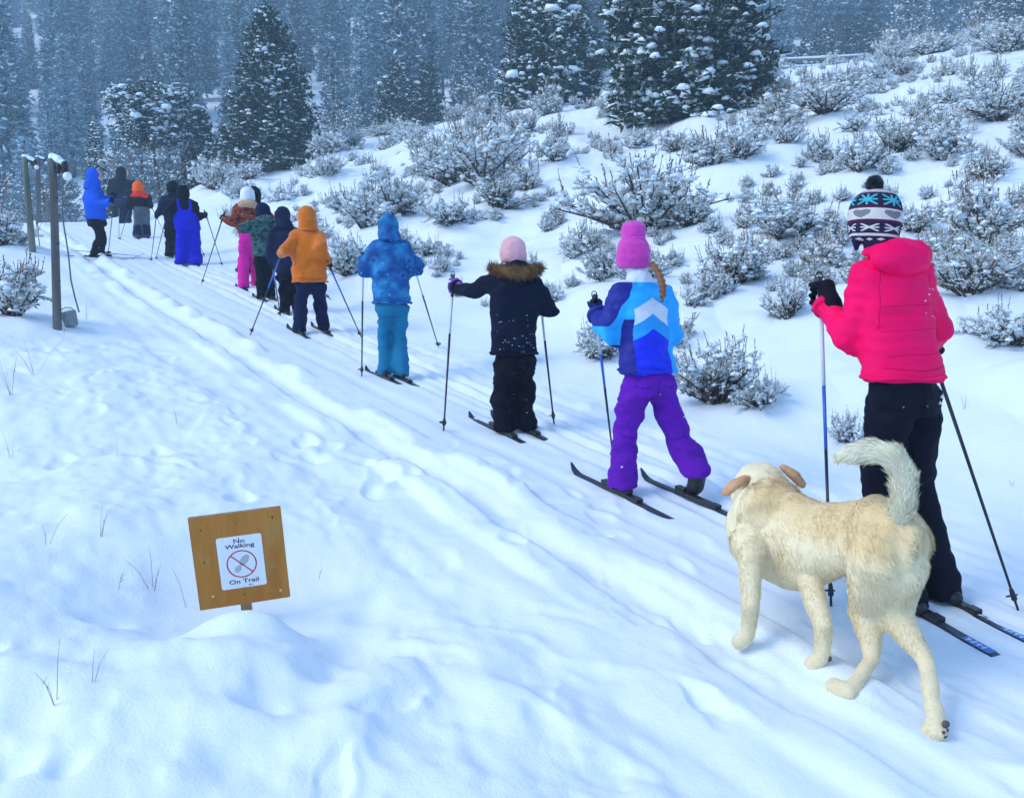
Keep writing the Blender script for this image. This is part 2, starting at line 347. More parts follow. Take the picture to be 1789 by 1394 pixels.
class Mat:
    def __init__(self, name, rough=.8, spec=.3):
        self.m = bpy.data.materials.new(name); self.m.use_nodes = True; self.nt = self.m.node_tree
        self.b = self.nt.nodes['Principled BSDF']; self.b.inputs['Roughness'].default_value = rough
        self.b.inputs['Specular IOR Level'].default_value = spec
        tc = self.nt.nodes.new('ShaderNodeTexCoord'); self.tc = tc
        self.sep = None
    def xyz(self):
        if not self.sep:
            n = self.nt.nodes.new('ShaderNodeSeparateXYZ'); self.nt.links.new(self.tc.outputs['Object'], n.inputs[0])
            self.sep = [Ex(self.nt, n.outputs[i]) for i in range(3)]
        return self.sep
    def noise(self, scale, detail=3, stretch=None, rough=.55, coord='Object'):
        n = self.nt.nodes.new('ShaderNodeTexNoise'); n.inputs['Scale'].default_value = scale; n.inputs['Detail'].default_value = detail; n.inputs['Roughness'].default_value = rough
        src = self.tc.outputs[coord]
        if stretch:
            mp = self.nt.nodes.new('ShaderNodeMapping'); mp.inputs['Scale'].default_value = stretch
            self.nt.links.new(src, mp.inputs[0]); src = mp.outputs[0]
        self.nt.links.new(src, n.inputs['Vector']); return Ex(self.nt, n.outputs['Fac'])
    def voronoi(self, scale, feature='F1', out='Distance'):
        n = self.nt.nodes.new('ShaderNodeTexVoronoi'); n.feature = feature; n.inputs['Scale'].default_value = scale
        self.nt.links.new(self.tc.outputs['Object'], n.inputs['Vector']); return Ex(self.nt, n.outputs[out])
    def ramp(self, fac, stops, interp='LINEAR'):
        n = self.nt.nodes.new('ShaderNodeValToRGB'); cr = n.color_ramp; cr.interpolation = interp
        while len(cr.elements) < len(stops): cr.elements.new(.5)
        for e, (p, c) in zip(cr.elements, stops): e.position = p; e.color = (*c, 1)
        self.nt.links.new(fac.s, n.inputs[0]); return n.outputs[0]
    def mix(self, fac, a, b):
        n = self.nt.nodes.new('ShaderNodeMix'); n.data_type = 'RGBA'
        if isinstance(fac, Ex): self.nt.links.new(fac.s, n.inputs[0])
        else: n.inputs[0].default_value = fac
        for i, q in ((6, a), (7, b)):
            if isinstance(q, tuple): n.inputs[i].default_value = (*q, 1)
            else: self.nt.links.new(q, n.inputs[i])
        return n.outputs[2]
    def color(self, c):
        if isinstance(c, tuple): self.b.inputs['Base Color'].default_value = (*c, 1)
        else: self.nt.links.new(c, self.b.inputs['Base Color'])
        return self
    def bump(self, h, strength=.3, dist=.01):
        n = self.nt.nodes.new('ShaderNodeBump'); n.inputs['Strength'].default_value = strength; n.inputs['Distance'].default_value = dist
        self.nt.links.new(h.s, n.inputs['Height']); self.nt.links.new(n.outputs[0], self.b.inputs['Normal']); return self
def simple(name, c, rough=.8, spec=.3, var=.15, scale=8, bscale=60, bstr=.2, bdist=.004, stretch=None):
    m = Mat(name, rough, spec)
    d = tuple(max(0, x * (1 - var)) for x in c); l = tuple(min(1, x * (1 + var)) for x in c)
    m.color(m.ramp(m.noise(scale, 4, stretch), [(.3, d), (.7, l)]))
    if bstr: m.bump(m.noise(bscale, 3, stretch), bstr, bdist)
    return m.m
def fabric(name, c, var=.14, rough=.75, weave=260, spec=.10, sheen=.0, flakes=.0):
    m = Mat(name, rough, spec)
    d = tuple(max(0, x * (1 - var)) for x in c); l = tuple(min(1, x * (1 + var)) for x in c)
    col = m.ramp(m.noise(6, 4), [(.3, d), (.7, l)])
    if flakes: col = m.mix(m.noise(38, 5, None, .7).gt(1 - flakes), col, (.8, .85, .9))
    m.color(col); m.bump(m.noise(weave, 2), .25, .002); m.b.inputs['Sheen Weight'].default_value = sheen
    return m.m
def snow_mat(name, c=(.82, .885, .94), grain=110, b2=16, s2=.27):
    m = Mat(name, .62, .35)
    m.color(m.ramp(m.noise(3.0, 4), [(.3, tuple(x * .97 for x in c)), (.7, c)]))
    h = m.noise(grain, 3) * .5 + m.noise(b2, 5, None, .65)
    m.bump(h, s2, .02); return m.m
M = {}
M['snow'] = snow_mat('snow_surface')
M['snowcap'] = snow_mat('snow_on_plants', (.80, .90, .95), 90, 25, .3)
def needle_mat(name, a, b, c, vary=.0):
    m = Mat(name, .7, .25)
    n = m.noise(2.2, 3); col = m.ramp(n, [(.25, a), (.55, b), (.8, c)])
    fine = m.noise(40, 2); col = m.mix(fine.gt(.6) * .35, col, c)
    oi = m.nt.nodes.new('ShaderNodeObjectInfo'); col = m.mix(Ex(m.nt, oi.outputs['Random']) * vary, col, tuple(min(1, q * 2.6) for q in b)); m.color(col); return m.m
M['needle'] = needle_mat('pine_needles', (.018, .034, .024), (.030, .055, .034), (.065, .085, .042))
M['needle2'] = needle_mat('spruce_needles', (.045, .085, .105), (.07, .125, .155), (.11, .18, .215), .9)
M['bark'] = simple('bark', (.085, .062, .048), .95, .1, .4, 9, 40, .6, .02, (1, 1, .25))
M['sage_wood'] = simple('sage_wood', (.075, .058, .05), .95, .1, .4, 20, 90, .5, .01)
def leaf_mat(name, a, b, c):
    m = Mat(name, .85, .15); m.color(m.ramp(m.noise(9, 3), [(.3, a), (.5, b), (.72, c)])); return m.m
M['sage'] = leaf_mat('sage_leaves', (.33, .305, .265), (.47, .44, .39), (.64, .60, .54))
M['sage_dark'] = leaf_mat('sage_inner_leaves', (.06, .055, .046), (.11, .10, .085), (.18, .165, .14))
M['straw'] = leaf_mat('dry_flower_stalks', (.22, .165, .11), (.34, .26, .18), (.45, .36, .26))
M['rusty'] = leaf_mat('dry_reddish_stems', (.20, .11, .08), (.30, .19, .13), (.38, .26, .19))

# ------------------------------------------------------------------ the ground: one sheet on a polar grid, finest in front of the camera
def build_ground():
    fine = np.radians(np.linspace(-36, 36, 530)); co = np.radians(np.linspace(37, 323, 66)[1:-1])
    ang = np.concatenate([fine, co])
    rad = np.concatenate([np.exp(np.linspace(math.log(.35), math.log(1.7), 20)), np.exp(np.linspace(math.log(1.7), math.log(62), 610))[1:], np.exp(np.linspace(math.log(62), math.log(246), 70))[1:]])
    A, R = np.meshgrid(ang, rad); x = (R * np.sin(A)).ravel(); y = (R * np.cos(A)).ravel(); z = gz(x, y)
    na, nr = len(ang), len(rad)
    v = np.concatenate([np.stack([x, y, z], 1), [[0, 0, gz(0., 0.)]]])
    i = np.arange(nr - 1)[:, None] * na; j = np.arange(na)[None]; j2 = (j + 1) % na
    f = np.stack([i + j, i + na + j, i + na + j2, i + j2], -1).reshape(-1, 4)
    c = len(v) - 1
    me = mesh_from('ground', v, f[:, ::-1], M['snow'])
    o = obj('ground', me); tag(o, 'snow-covered ski trail, hillside and forest floor', 'ground', kind='structure')
    # close the hole under the camera
    fan = [(c, k, (k + 1) % na) for k in range(na)]
    g2 = mesh_from('ground_centre', np.concatenate([v[:na], v[c:]]), np.array([(na, k, (k + 1) % na) for k in range(na)]), M['snow'])
    obj('ground_centre', g2, o)
build_ground()

# ------------------------------------------------------------------ conifers
def conifer(name, H, R, seed, whorls=26, per=7, twigs=9, tuft=5, tl=.2, tw=.045, crown0=.06, snow=.5, shape=1.0, pr=.10, droop=.25, top_round=0.0, gap=.0, needle='needle', curve=0.0, frost=.25, sw=.075, padk=.6):
    """returns meshes (trunk, crown, snow) of one tree of height H, crown radius R"""
    rng = np.random.default_rng(seed)
    g = G(); n = 9
    tx = lambda z: np.array([.02 * H * math.sin(z / H * 4 + seed), .02 * H * math.cos(z / H * 3 + seed) - .02 * H, z])
    zs = np.linspace(-.03, .98, n) * H
    g.tube([tx(z) for z in zs], [max(.012, (.018 * H + .02) * (1 - .93 * max(0, z) / H)) for z in zs], 8)
    B = []; Dr = []; Ln = []; SN = []; SR = []; STR = []; fq = 9.0 / H
    cln = lambda c: math.sin(c[0] * fq * 2.1 + seed) * math.sin(c[1] * fq * 2.3 + seed * 2) * 1.1 + .6 * math.sin(c[2] * fq * 3.1 + c[0] * fq + seed)
    for wi in range(whorls):
        f = (wi + rng.uniform(-.3, .3)) / whorls
        zz = H * (crown0 + (1 - crown0) * f); u = max(0.0, min(1.0, f))
        prof = (1 - u) ** shape
        if top_round: prof = (1 - top_round) * prof + top_round * math.sqrt(max(0.02, 1 - ((u - .35) / .66) ** 2))
        k = max(3, int(per * (.55 + .6 * prof)))
        a0 = rng.uniform(0, 6.28)
        for b in range(k):
            if rng.random() < gap: continue
            az = a0 + 6.283 * b / k + rng.normal(0, .25)
            L = R * prof * rng.uniform(.68, 1.12) + .05 * R
            up = .55 * u - droop * (1 - u) + rng.normal(0, .12)
            o = tx(zz); dh = np.array([math.cos(az), math.sin(az), 0])
            def at(q): return o + dh * L * q + np.array([0, 0, L * (up * q + (.22 + curve) * q * q)])
            g.tube([at(0), at(.5), at(.95)], [.010 + .008 * L, .008 + .004 * L, .006], 4, cap=False)
            ns_ = max(2, int(3 + 2 * L / R)); lat = np.array([-dh[1], dh[0], 0])
            for e in range(ns_):
                if rng.random() < .72 * (.4 + 1.1 * snow):
                    q0 = .22 + .8 * e / ns_; q1 = q0 + .8 / ns_ * rng.uniform(.6, 1.0); STR.append((at(q0), at(min(q1, 1.05)), lat, sw * rng.uniform(.5, 1.25) * (1.1 - .5 * q0)))
            nt = max(3, int(twigs * (.35 + .65 * L / R)))
            for q_ in range(nt):
                q = .18 + .84 * (q_ + rng.random()) / nt
                p = at(min(q, 1.02)); sdv = np.array([-dh[1], dh[0], 0]) * (1 if q_ % 2 else -1)
                tl_ = L * .34 * (1.15 - q) + tl * .4
                tip = p + (dh * .55 + sdv * rng.uniform(.5, 1.1)) * tl_ + np.array([0, 0, rng.normal(.02, .06)]) * (1 + tl_)
                m = 2 if tl_ > tl else 1
                if rng.random() < snow * .8: STR.append((p * .8 + tip * .2, tip + (tip - p) * .15, nrm(np.cross(tip - p, [0, 0, 1.]) + 1e-6), sw * rng.uniform(.3, .7)))
                for e in range(m):
                    c = p + (tip - p) * ((e + .6) / m)
                    td = nrm(tip - p + 1e-6)
                    B.append(np.repeat(c[None], tuft, 0)); d = td * .7 + rng.normal(0, .55, (tuft, 3)) + [0, 0, .12]
                    Dr.append(d); Ln.append(tl * rng.uniform(.55, 1.1, tuft))
                    if rng.random() < snow * (.55 + .6 * q) * (.25 + 1.5 * max(0, .5 + .9 * float(cln(c)))):
                        SN.append(c + np.array([0, 0, .03]) + td * tl * .2); SR.append(pr * rng.uniform(.45, 1.15) * (2.0 if rng.random() < .04 else 1))
    B = np.concatenate(B); Dr = nrm(np.concatenate(Dr)); Ln = np.concatenate(Ln)
    v, f = blades(B, Dr, Ln, tw, rng)
    nf = int(len(B) / tuft * frost); ix = rng.integers(0, len(B), nf); fd = nrm(Dr[ix] * [1, 1, .45] + [0, 0, .1])
    fb = blades(B[ix] + [0, 0, tl * .12], fd, Ln[ix] * .75, tw * 1.15, rng)
    a_ = np.array([q[0] for q in STR]); b_ = np.array([q[1] for q in STR]); l_ = np.array([q[2] for q in STR]); h_ = np.array([q[3] for q in STR])[:, None]; zu = np.array([[0, 0, 1.]])
    a_ = a_ + zu * h_ * .5; b_ = b_ + zu * h_ * .4; vv = np.stack([a_ - l_ * h_ - zu * h_ * .35, a_ + zu * h_ * .45, a_ + l_ * h_ - zu * h_ * .35, b_ - l_ * h_ * .6 - zu * h_ * .35, b_ + zu * h_ * .35, b_ + l_ * h_ * .6 - zu * h_ * .35], 1)
    vv = vv + rng.normal(0, 1, vv.shape) * h_[:, None] * .16; ii = np.arange(len(STR))[:, None] * 6
    strips = (vv.reshape(-1, 3), np.concatenate([ii + [0, 1, 4], ii + [0, 4, 3], ii + [1, 2, 5], ii + [1, 5, 4]], 1).reshape(-1, 3))
    SN = np.array(SN); SR = np.array(SR); keep = rng.random(len(SN)) < padk; sv, sf = cat([pads(SN[keep], SR[keep], SR[keep] * .55, rng), fb, strips])
    return (g.mesh('trunk', M['bark']), mesh_from('crown', v, f, M[needle], False), mesh_from('snow', sv, sf, M['snowcap'], False))
def plant_tree(ms, name, label, loc, sc=1.0, rz=0.0, group=None, cat_='tree'):
    t = thing(name, label, cat_, loc, rz, group); t.scale = (sc,) * 3 if np.ndim(sc) == 0 else tuple(sc)
    for m, nm in zip(ms, ('trunk', 'crown', 'snow_load')): obj(nm, m, t)
    return t
def at_px(px, D): 
    x = (px - CX) / FPX * D * 1.02; return np.array([x, D, float(zbase(x, D))])
def ztop(px, py, D): return W(px, py, D)[2]

# trees standing near the crest: (px, D, top py, crown half width in px, generator options, label)
near = [
 (476, 37.0, 22, 92, dict(whorls=40, per=10, twigs=13, snow=.34, shape=.8, tl=.26, tw=.06, pr=.11), 'tall dark full pine with snowy boughs standing alone left of centre at the crest'),
 (962, 44.0, -40, 88, dict(whorls=42, per=11, twigs=13, snow=.42, shape=.7, tl=.27, tw=.065, pr=.15, top_round=.3), 'dark snowy pine left of the broadest pine, above the pink-beanie skier'),
 (1192, 43.0, -130, 135, dict(whorls=50, per=13, twigs=15, snow=.5, shape=.5, tl=.29, tw=.065, pr=.17, top_round=.45, gap=.04), 'broadest snow-laden pine on the hill crest, its top out of the picture'),
 (1745, 66.0, -120, 92, dict(whorls=36, per=9, twigs=11, snow=.4, shape=.6, tl=.4, tw=.10, pr=.2), 'dark snowy pine at the upper right corner above the sagebrush'),
 (706, 47.0, 108, 52, dict(whorls=26, per=9, twigs=10, snow=.33, shape=.75, tl=.24, tw=.06, pr=.1), 'small dark pine, left one of the close pair behind the crest'),
 (752, 49.0, 112, 44, dict(whorls=24, per=8, twigs=10, snow=.28, shape=.8, tl=.24, tw=.06, pr=.1), 'small dark pine, right one of the close pair behind the crest'),
 (372, 34.5, 190, 38, dict(whorls=22, per=8, twigs=9, snow=.42, shape=.7, tl=.2, tw=.05, pr=.1), 'snowy young pine between the flat-topped pine and the tall lone pine'),
 (548, 40.0, 205, 34, dict(whorls=20, per=7, twigs=8, snow=.3, shape=.8, tl=.2, tw=.05, pr=.09), 'low young pine at the right foot of the tall lone pine'),
 (205, 40.0, 215, 34, dict(whorls=22, per=7, twigs=8, snow=.35, shape=.8, tl=.2, tw=.05, pr=.09), 'young pine behind the blue-coated skier and the lamp posts'),
 (1470, 74.0, 20, 46, dict(whorls=24, per=8, twigs=9, snow=.36, shape=.9, tl=.4, tw=.1, pr=.17), 'snowy fir beyond the rail fence, tallest of the three there'),
 (1412, 72.0, 48, 32, dict(whorls=20, per=7, twigs=8, snow=.5, shape=.9, tl=.35, tw=.09, pr=.16), 'snowy fir beyond the rail fence, middle of the three there'),
 (1378, 70.0, 66, 18, dict(whorls=14, per=6, twigs=7, snow=.6, shape=.9, tl=.3, tw=.08, pr=.15), 'smallest snowy fir beyond the rail fence, beside the tall post'),
]
BASE = {476: 303, 962: 196, 1192: 207}        # trunk foot seen on the slope
for i, (px, D, ty, hw, kw, lab) in enumerate(near):
    b = at_px(px, D)
    if px in BASE: b = hit0(px, BASE[px]); D = b[1]; b[2] -= .1
    Hh = ztop(px, ty, D) - b[2]
    plant_tree(conifer('pine', Hh, hw * D / FPX, 100 + i, **kw), 'pine_tree', lab, b, 1, 0)
# flat-topped pine with a bare lower trunk
b = at_px(300, 33.0); Hh = ztop(300, 172, 33) - b[2]
plant_tree(conifer('pine', Hh, 1.4, 140, whorls=20, per=11, twigs=12, snow=.75, shape=.5, tl=.2, tw=.05, pr=.13, crown0=.56, top_round=.95, droop=-.1, curve=-.1), 'pine_tree',
           'flat-topped pine with thick snow pads and a bare trunk behind the lead skiers', b, (1, 1, 1))

# forest on the facing hillside: shared prototypes
protos = [conifer('spruce', 10, r, 200 + i, whorls=wh, per=7, twigs=9, tuft=4, tl=.40, tw=.10, crown0=c0, snow=sn, shape=sh, pr=.12, frost=1.1, sw=.14, padk=.10, droop=.3, needle='needle2')
          for i, (r, wh, c0, sn, sh) in enumerate([(1.35, 24, .12, .42, .85), (1.6, 26, .06, .38, .8), (1.1, 24, .25, .34, .8), (1.75, 26, .04, .45, .95), (1.2, 22, .3, .3, .7), (1.4, 26, .1, .4, 1.0)])]
rng = np.random.default_rng(5)
cand = []
grid = {}
NC = 42000; DD_ = np.sqrt(rng.uniform(42 ** 2, 236 ** 2, NC)); DD_[:9000] = rng.uniform(42, 110, 9000); PX_ = rng.uniform(-120, 1910, NC); XX_ = (PX_ - CX) / FPX * DD_; ok_ = np.hypot(XX_, DD_) < 240; DD_, PX_, XX_ = DD_[ok_], PX_[ok_], XX_[ok_]; ZZ_ = zbase(XX_, DD_)
for D, px, x, z in zip(DD_.tolist(), PX_.tolist(), XX_.tolist(), ZZ_.tolist()):
    if D < 53 and px > 330: continue
    if D < 95 and z > 5 + .52 * (D - 54) + .05 * x + 3.5: continue
    sep = 3.5 + D * .010
    k = (int(x // 5), int(D // 5)); ok = True
    for a in (-1, 0, 1):
        for c in (-1, 0, 1):
            for (x2, y2) in grid.get((k[0] + a, k[1] + c), ()):
                if (x - x2) ** 2 + (D - y2) ** 2 < sep * sep: ok = False
    if not ok: continue
    grid.setdefault(k, []).append((x, D)); cand.append((D, x, z))
cand.sort()
NIND = 230
for i, (D, x, z) in enumerate(cand[:NIND]):
    plant_tree(protos[rng.integers(6)], 'spruce_tree', 'snow-dusted spruce in the dense forest on the facing hillside', (x, D, z - .2), rng.uniform(.8, 1.5) * (1 if rng.random() > .3 else .55), rng.uniform(0, 6.28), 'forest trees on the facing hillside')
rest = cand[NIND:]
pc = bpy.data.collections.new('forest_prototypes')
for i, ms in enumerate(protos):
    v = []; 
    pv, pf = [], []
    off = 0; me = bpy.data.meshes.new('spruce_%d' % i); mats = []; tri = []; mi = []
    for k, m in enumerate(ms):
        n = len(m.vertices); co = np.zeros(n * 3, np.float32); m.vertices.foreach_get('co', co); pv.append(co.reshape(-1, 3))
        m.calc_loop_triangles(); nt = len(m.loop_triangles); t = np.zeros(nt * 3, np.int32); m.loop_triangles.foreach_get('vertices', t)
        pf.append(t.reshape(-1, 3) + off); mi += [k] * nt; off += n
    me = mesh_from('spruce', np.concatenate(pv), np.concatenate(pf), None, False)
    for m in ms: me.materials.append(m.materials[0])
    me.polygons.foreach_set('material_index', np.array(mi, np.int32))
    pc.objects.link(bpy.data.objects.new('spruce', me))
pts = bpy.data.meshes.new('far_forest'); pts.from_pydata([(x, D, z - .3) for D, x, z in rest], [], [])
a = pts.attributes.new('sz', 'FLOAT', 'POINT'); a.data.foreach_set('value', (rng.uniform(.65, 1.5, len(rest))).astype(np.float32))
a = pts.attributes.new('rz', 'FLOAT', 'POINT'); a.data.foreach_set('value', rng.uniform(0, 6.28, len(rest)).astype(np.float32))
a = pts.attributes.new('ix', 'INT', 'POINT'); a.data.foreach_set('value', rng.integers(0, 6, len(rest)).astype(np.int32))
fo = obj('far_forest', pts); tag(fo, 'dense snowy conifer forest covering the upper far hillside', 'forest', kind='stuff')
ng = bpy.data.node_groups.new('scatter', 'GeometryNodeTree'); N_ = ng.nodes; L_ = ng.links
ng.interface.new_socket('Geometry', in_out='INPUT', socket_type='NodeSocketGeometry'); ng.interface.new_socket('Geometry', in_out='OUTPUT', socket_type='NodeSocketGeometry')
gi = N_.new('NodeGroupInput'); go = N_.new('NodeGroupOutput'); ip = N_.new('GeometryNodeInstanceOnPoints'); ci = N_.new('GeometryNodeCollectionInfo')
ci.inputs['Collection'].default_value = pc; ci.inputs['Separate Children'].default_value = True; ip.inputs['Pick Instance'].default_value = True
def natt(nm, ty):
    n = N_.new('GeometryNodeInputNamedAttribute'); n.data_type = ty; n.inputs['Name'].default_value = nm; return n.outputs['Attribute']
cx = N_.new('ShaderNodeCombineXYZ'); L_.new(natt('rz', 'FLOAT'), cx.inputs[2])
L_.new(gi.outputs[0], ip.inputs['Points']); L_.new(ci.outputs[0], ip.inputs['Instance']); L_.new(natt('ix', 'INT'), ip.inputs['Instance Index'])
L_.new(cx.outputs[0], ip.inputs['Rotation']); L_.new(natt('sz', 'FLOAT'), ip.inputs['Scale']); L_.new(ip.outputs[0], go.inputs[0])
fo.modifiers.new('scatter', 'NODES').node_group = ng

# ------------------------------------------------------------------ bare snowy shrubs and snags
def bare_shrub(seed, Hh, n=9, snow=.5):
    rng = np.random.default_rng(seed); g = G(); s = []
    for i in range(n):
        az = rng.uniform(0, 6.28); sp = rng.uniform(.1, .5); p = np.zeros(3); d = np.array([math.cos(az) * sp, math.sin(az) * sp, 1.0]); pts = [p]
        for k in range(4):
            d = d + rng.normal(0, .22, 3); p = p + nrm(d) * Hh / 4 * rng.uniform(.7, 1.1); pts.append(p)
            if k > 0:
                for e in range(2):
                    q = nrm(d + rng.normal(0, .8, 3)); g.tube([p, p + q * Hh * .18, p + q * Hh * .3 + [0, 0, .04 * Hh]], [.008 * Hh, .005 * Hh, .003 * Hh], 4, cap=False)
                    s += [p + q * Hh * rng.uniform(.05, .28) for _ in range(2)]
        g.tube(pts, [.014 * Hh, .012 * Hh, .010 * Hh, .007 * Hh, .004 * Hh], 5, cap=False)
    s = np.array(s) + [0, 0, .01 * Hh]; v, f = pads(s, rng.uniform(.012, .03, len(s)) * Hh, .018 * Hh, rng)
    return g.mesh('branches', M['bark_grey']), mesh_from('snow', v, f, M['snowcap'])
M['bark_grey'] = simple('grey_bark', (.21, .19, .175), .95, .1, .3, 12, 50, .4, .01)
shr = [bare_shrub(300 + i, 1.0) for i in range(4)]
for i, (px, D, h, lab) in enumerate([(262, 31.0, 2.2, 'pale snow-covered dead snag behind the lead skiers'), (606, 44, 2.6, 'leafless grey shrub right of the tall lone pine'), (640, 47, 2.4, 'leafless grey shrub left of the small pine pair'),
                                   (110, 33, 2.2, 'leafless thicket behind the lamp posts at left'), (20, 34, 2.4, 'leafless thicket at the left picture edge behind the lamp posts'), (835, 46, 2.4, 'leafless tan shrub right of the small pine pair'),
                                   (1560, 63, 3.2, 'leafless tan shrub right of the rail fence'), (1660, 64, 3.4, 'leafless tan shrub below the upper right pine')]):
    b = at_px(px, D); t = thing('bare_shrub', lab, 'shrub', b - [0, 0, .1], i * 1.3); t.scale = (h, h, h)
    for m, nm in zip(shr[i % 4], ('branches', 'snow_load')): obj(nm, m, t)

# ------------------------------------------------------------------ sagebrush
def sagebrush(seed, stems=16, spikes=26, cap=0.4, hgt=.62, wid=.5, dark=.5, fan=False, frost=1.0, dry='straw', open_=0.0):
    rng = np.random.default_rng(seed); g = G(); tips = []; LB = []; LD = []; DB = []; DD = []; SN = []; SR = []; KB = []; KD = []; KL = []
    for i in range(stems):
        az = 6.283 * (i + rng.uniform(-.4, .4)) / stems; out = rng.uniform(.25, 1.0)
        end = np.array([math.cos(az) * wid * out, math.sin(az) * wid * out, hgt * (1.05 - .55 * out ** 2) * rng.uniform(.75, 1.1)])
        c1 = np.array([end[0] * .25, end[1] * .25, end[2] * .45]) + rng.normal(0, .03, 3)
        def at(q): return c1 * 2 * q * (1 - q) * 1.1 + end * q * q
        rr = rng.uniform(.008, .016)
        g.tube([at(q) for q in (0, .25, .5, .75, 1)], [rr * 1.3, rr, rr * .8, rr * .55, rr * .3], 5, cap=False)
        for k in range(9):
            q = .32 + .7 * (k + rng.random()) / 9; p = at(min(q, 1))
            d = nrm(end * [.8, .8, .5] + rng.normal(0, .35, 3) + [0, 0, .35]); L = rng.uniform(.07, .17)
            e = p + d * L; g.tube([p, p + d * L * .5, e], [.004, .003, .002], 3, cap=False)
            m = int(24 * (1 - open_ * .45)); u = rng.uniform(.1, 1.05, m)[:, None]
            bb = p + d * L * u + rng.normal(0, .012, (m, 3)); dd = d * .8 + rng.normal(0, .5, (m, 3)) + [0, 0, .25]
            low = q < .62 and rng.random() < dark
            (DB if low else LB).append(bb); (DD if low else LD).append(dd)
            for _ in range(int(rng.poisson(4.2 * frost))):
                SN.append(p + d * L * rng.uniform(.2, 1.0) + [0, 0, .008]); SR.append(rng.uniform(.010, .028) * (1.8 if rng.random() < .14 else 1))
            tips.append(e)
    tips = np.array(tips)
    hi = tips[np.argsort(-tips[:, 2])][:spikes * 2]
    for p in hi[rng.permutation(len(hi))[:spikes]]:
        d = nrm(np.array([p[0] * .5, p[1] * .5, 1.0]) + rng.normal(0, .10, 3)); L = rng.uniform(.08, .2)
        g.tube([p - d * .03, p + d * L], [.0028, .0016], 3, cap=False)
        m = 14; u = rng.uniform(.15, 1.0, m)[:, None]
        KB.append(p + d * L * u); KD.append(d * 1.2 + rng.normal(0, .38, (m, 3))); KL.append(rng.uniform(.014, .026, m))
        if rng.random() < .5 * frost: SN.append(p + d * L * .3); SR.append(.011)
    parts = []
    v1 = blades(np.concatenate(LB), nrm(np.concatenate(LD)), rng.uniform(.022, .05, sum(map(len, LB))), .010, rng)
    fol = mesh_from('leaves', *v1, M['sage'], False); LBc = np.concatenate(LB); LDc = np.concatenate(LD); wx = rng.permutation(len(LBc))[:int(len(LBc) * .75 * frost)]
    white = blades(LBc[wx] + [0, 0, .006], nrm(LDc[wx] * [1, 1, .7]), rng.uniform(.018, .036, len(wx)), .013, rng)
    inn = None
    if DB:
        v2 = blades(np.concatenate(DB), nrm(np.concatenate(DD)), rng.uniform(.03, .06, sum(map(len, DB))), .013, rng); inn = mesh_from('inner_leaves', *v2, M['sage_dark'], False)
    stalk = mesh_from('stalks', *blades(np.concatenate(KB), nrm(np.concatenate(KD)), np.concatenate(KL), .008, rng), M[dry], False)
    SN = np.array(SN); SR = np.array(SR); sn = mesh_from('snow', *cat([pads(SN, SR, SR * .75, rng), white]), M['snowcap'], False)
    capm = None
    if cap:
        q = G(); nb = 7 + int(cap * 7); az0 = rng.uniform(0, 6.28)
        for i in range(nb):
            az = az0 + rng.normal(0, .5); r = wid * rng.uniform(.25, .75)
            zz = hgt * (1.0 - .5 * (r / wid) ** 2) * rng.uniform(.22, .48)
            q.ell((math.cos(az) * r, math.sin(az) * r, zz), np.array([rng.uniform(.11, .18), rng.uniform(.11, .18), rng.uniform(.10, .17)]) * (.5 + .8 * cap), None, 12, 8)
        capm = remesh(q, 'snow_cap', M['snowcap'], .018, 5, lambda p: .022 * vnoise(p[:, 0] * 11, p[:, 1] * 11, p[:, 2] * 11, seed) + .008 * vnoise(p[:, 0] * 30, p[:, 1] * 30, p[:, 2] * 30, seed))
    return dict(stems=g.mesh('stems', M['sage_wood']), leaves=fol, inner_leaves=inn, flower_stalks=stalk, snow_load=sn, snow_cap=capm)
SB = [sagebrush(400, 24, 34, 0, .60, .52, .75), sagebrush(401, 28, 40, 0, .62, .60, .3, open_=.5, frost=.9), sagebrush(402, 20, 26, 0, .5, .42, .5), sagebrush(403, 18, 20, .0, .43, .42, .35, frost=1.4),
      sagebrush(404, 15, 14, 0, .36, .36, .6, frost=1.4), sagebrush(405, 15, 34, 0, .55, .34, .3, dry='rusty', frost=.9), sagebrush(406, 8, 14, 0, .4, .22, .2, frost=.6, open_=.5), sagebrush(407, 20, 14, 0, .42, .46, .75, frost=1.3)]
VR = random.Random(5)
def sage(i, x, y, sc, rz, label, group=None, sz=1.0):
    t = thing('sagebrush', label, 'sagebrush', (x, y, gz(x, y) - (.09 + (.16 * VR.random() if group else 0)) * sc), rz, group); t.scale = (sc * VR.uniform(.8, 1.25), sc * VR.uniform(.8, 1.25), sc * VR.uniform(.72, 1.0)); t.rotation_euler = (VR.uniform(-.14, .14), VR.uniform(-.14, .14), rz)
    for nm, m in SB[i].items():
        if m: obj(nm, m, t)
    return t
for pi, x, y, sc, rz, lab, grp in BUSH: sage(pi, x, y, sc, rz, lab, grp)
# low sprigs poking out of the snow between the bushes: past counting, one scattered cover
def joined(ms, name):
    pv = []; pf = []; mi = []; off = 0
    for k, m in enumerate(ms):
        n = len(m.vertices); co = np.zeros(n * 3, np.float32); m.vertices.foreach_get('co', co); pv.append(co.reshape(-1, 3))
        m.calc_loop_triangles(); nt = len(m.loop_triangles); t = np.zeros(nt * 3, np.int32); m.loop_triangles.foreach_get('vertices', t); pf.append(t.reshape(-1, 3) + off); mi += [k] * nt; off += n
    me = mesh_from(name, np.concatenate(pv), np.concatenate(pf), None, False)
    for m in ms: me.materials.append(m.materials[0])
    me.polygons.foreach_set('material_index', np.array(mi, np.int32)); return me
sc_col = bpy.data.collections.new('sprig_prototypes')
for i_ in (3, 4, 5, 6): sc_col.objects.link(bpy.data.objects.new('sprig', joined([m for m in SB[i_].values() if m], 'sprig')))
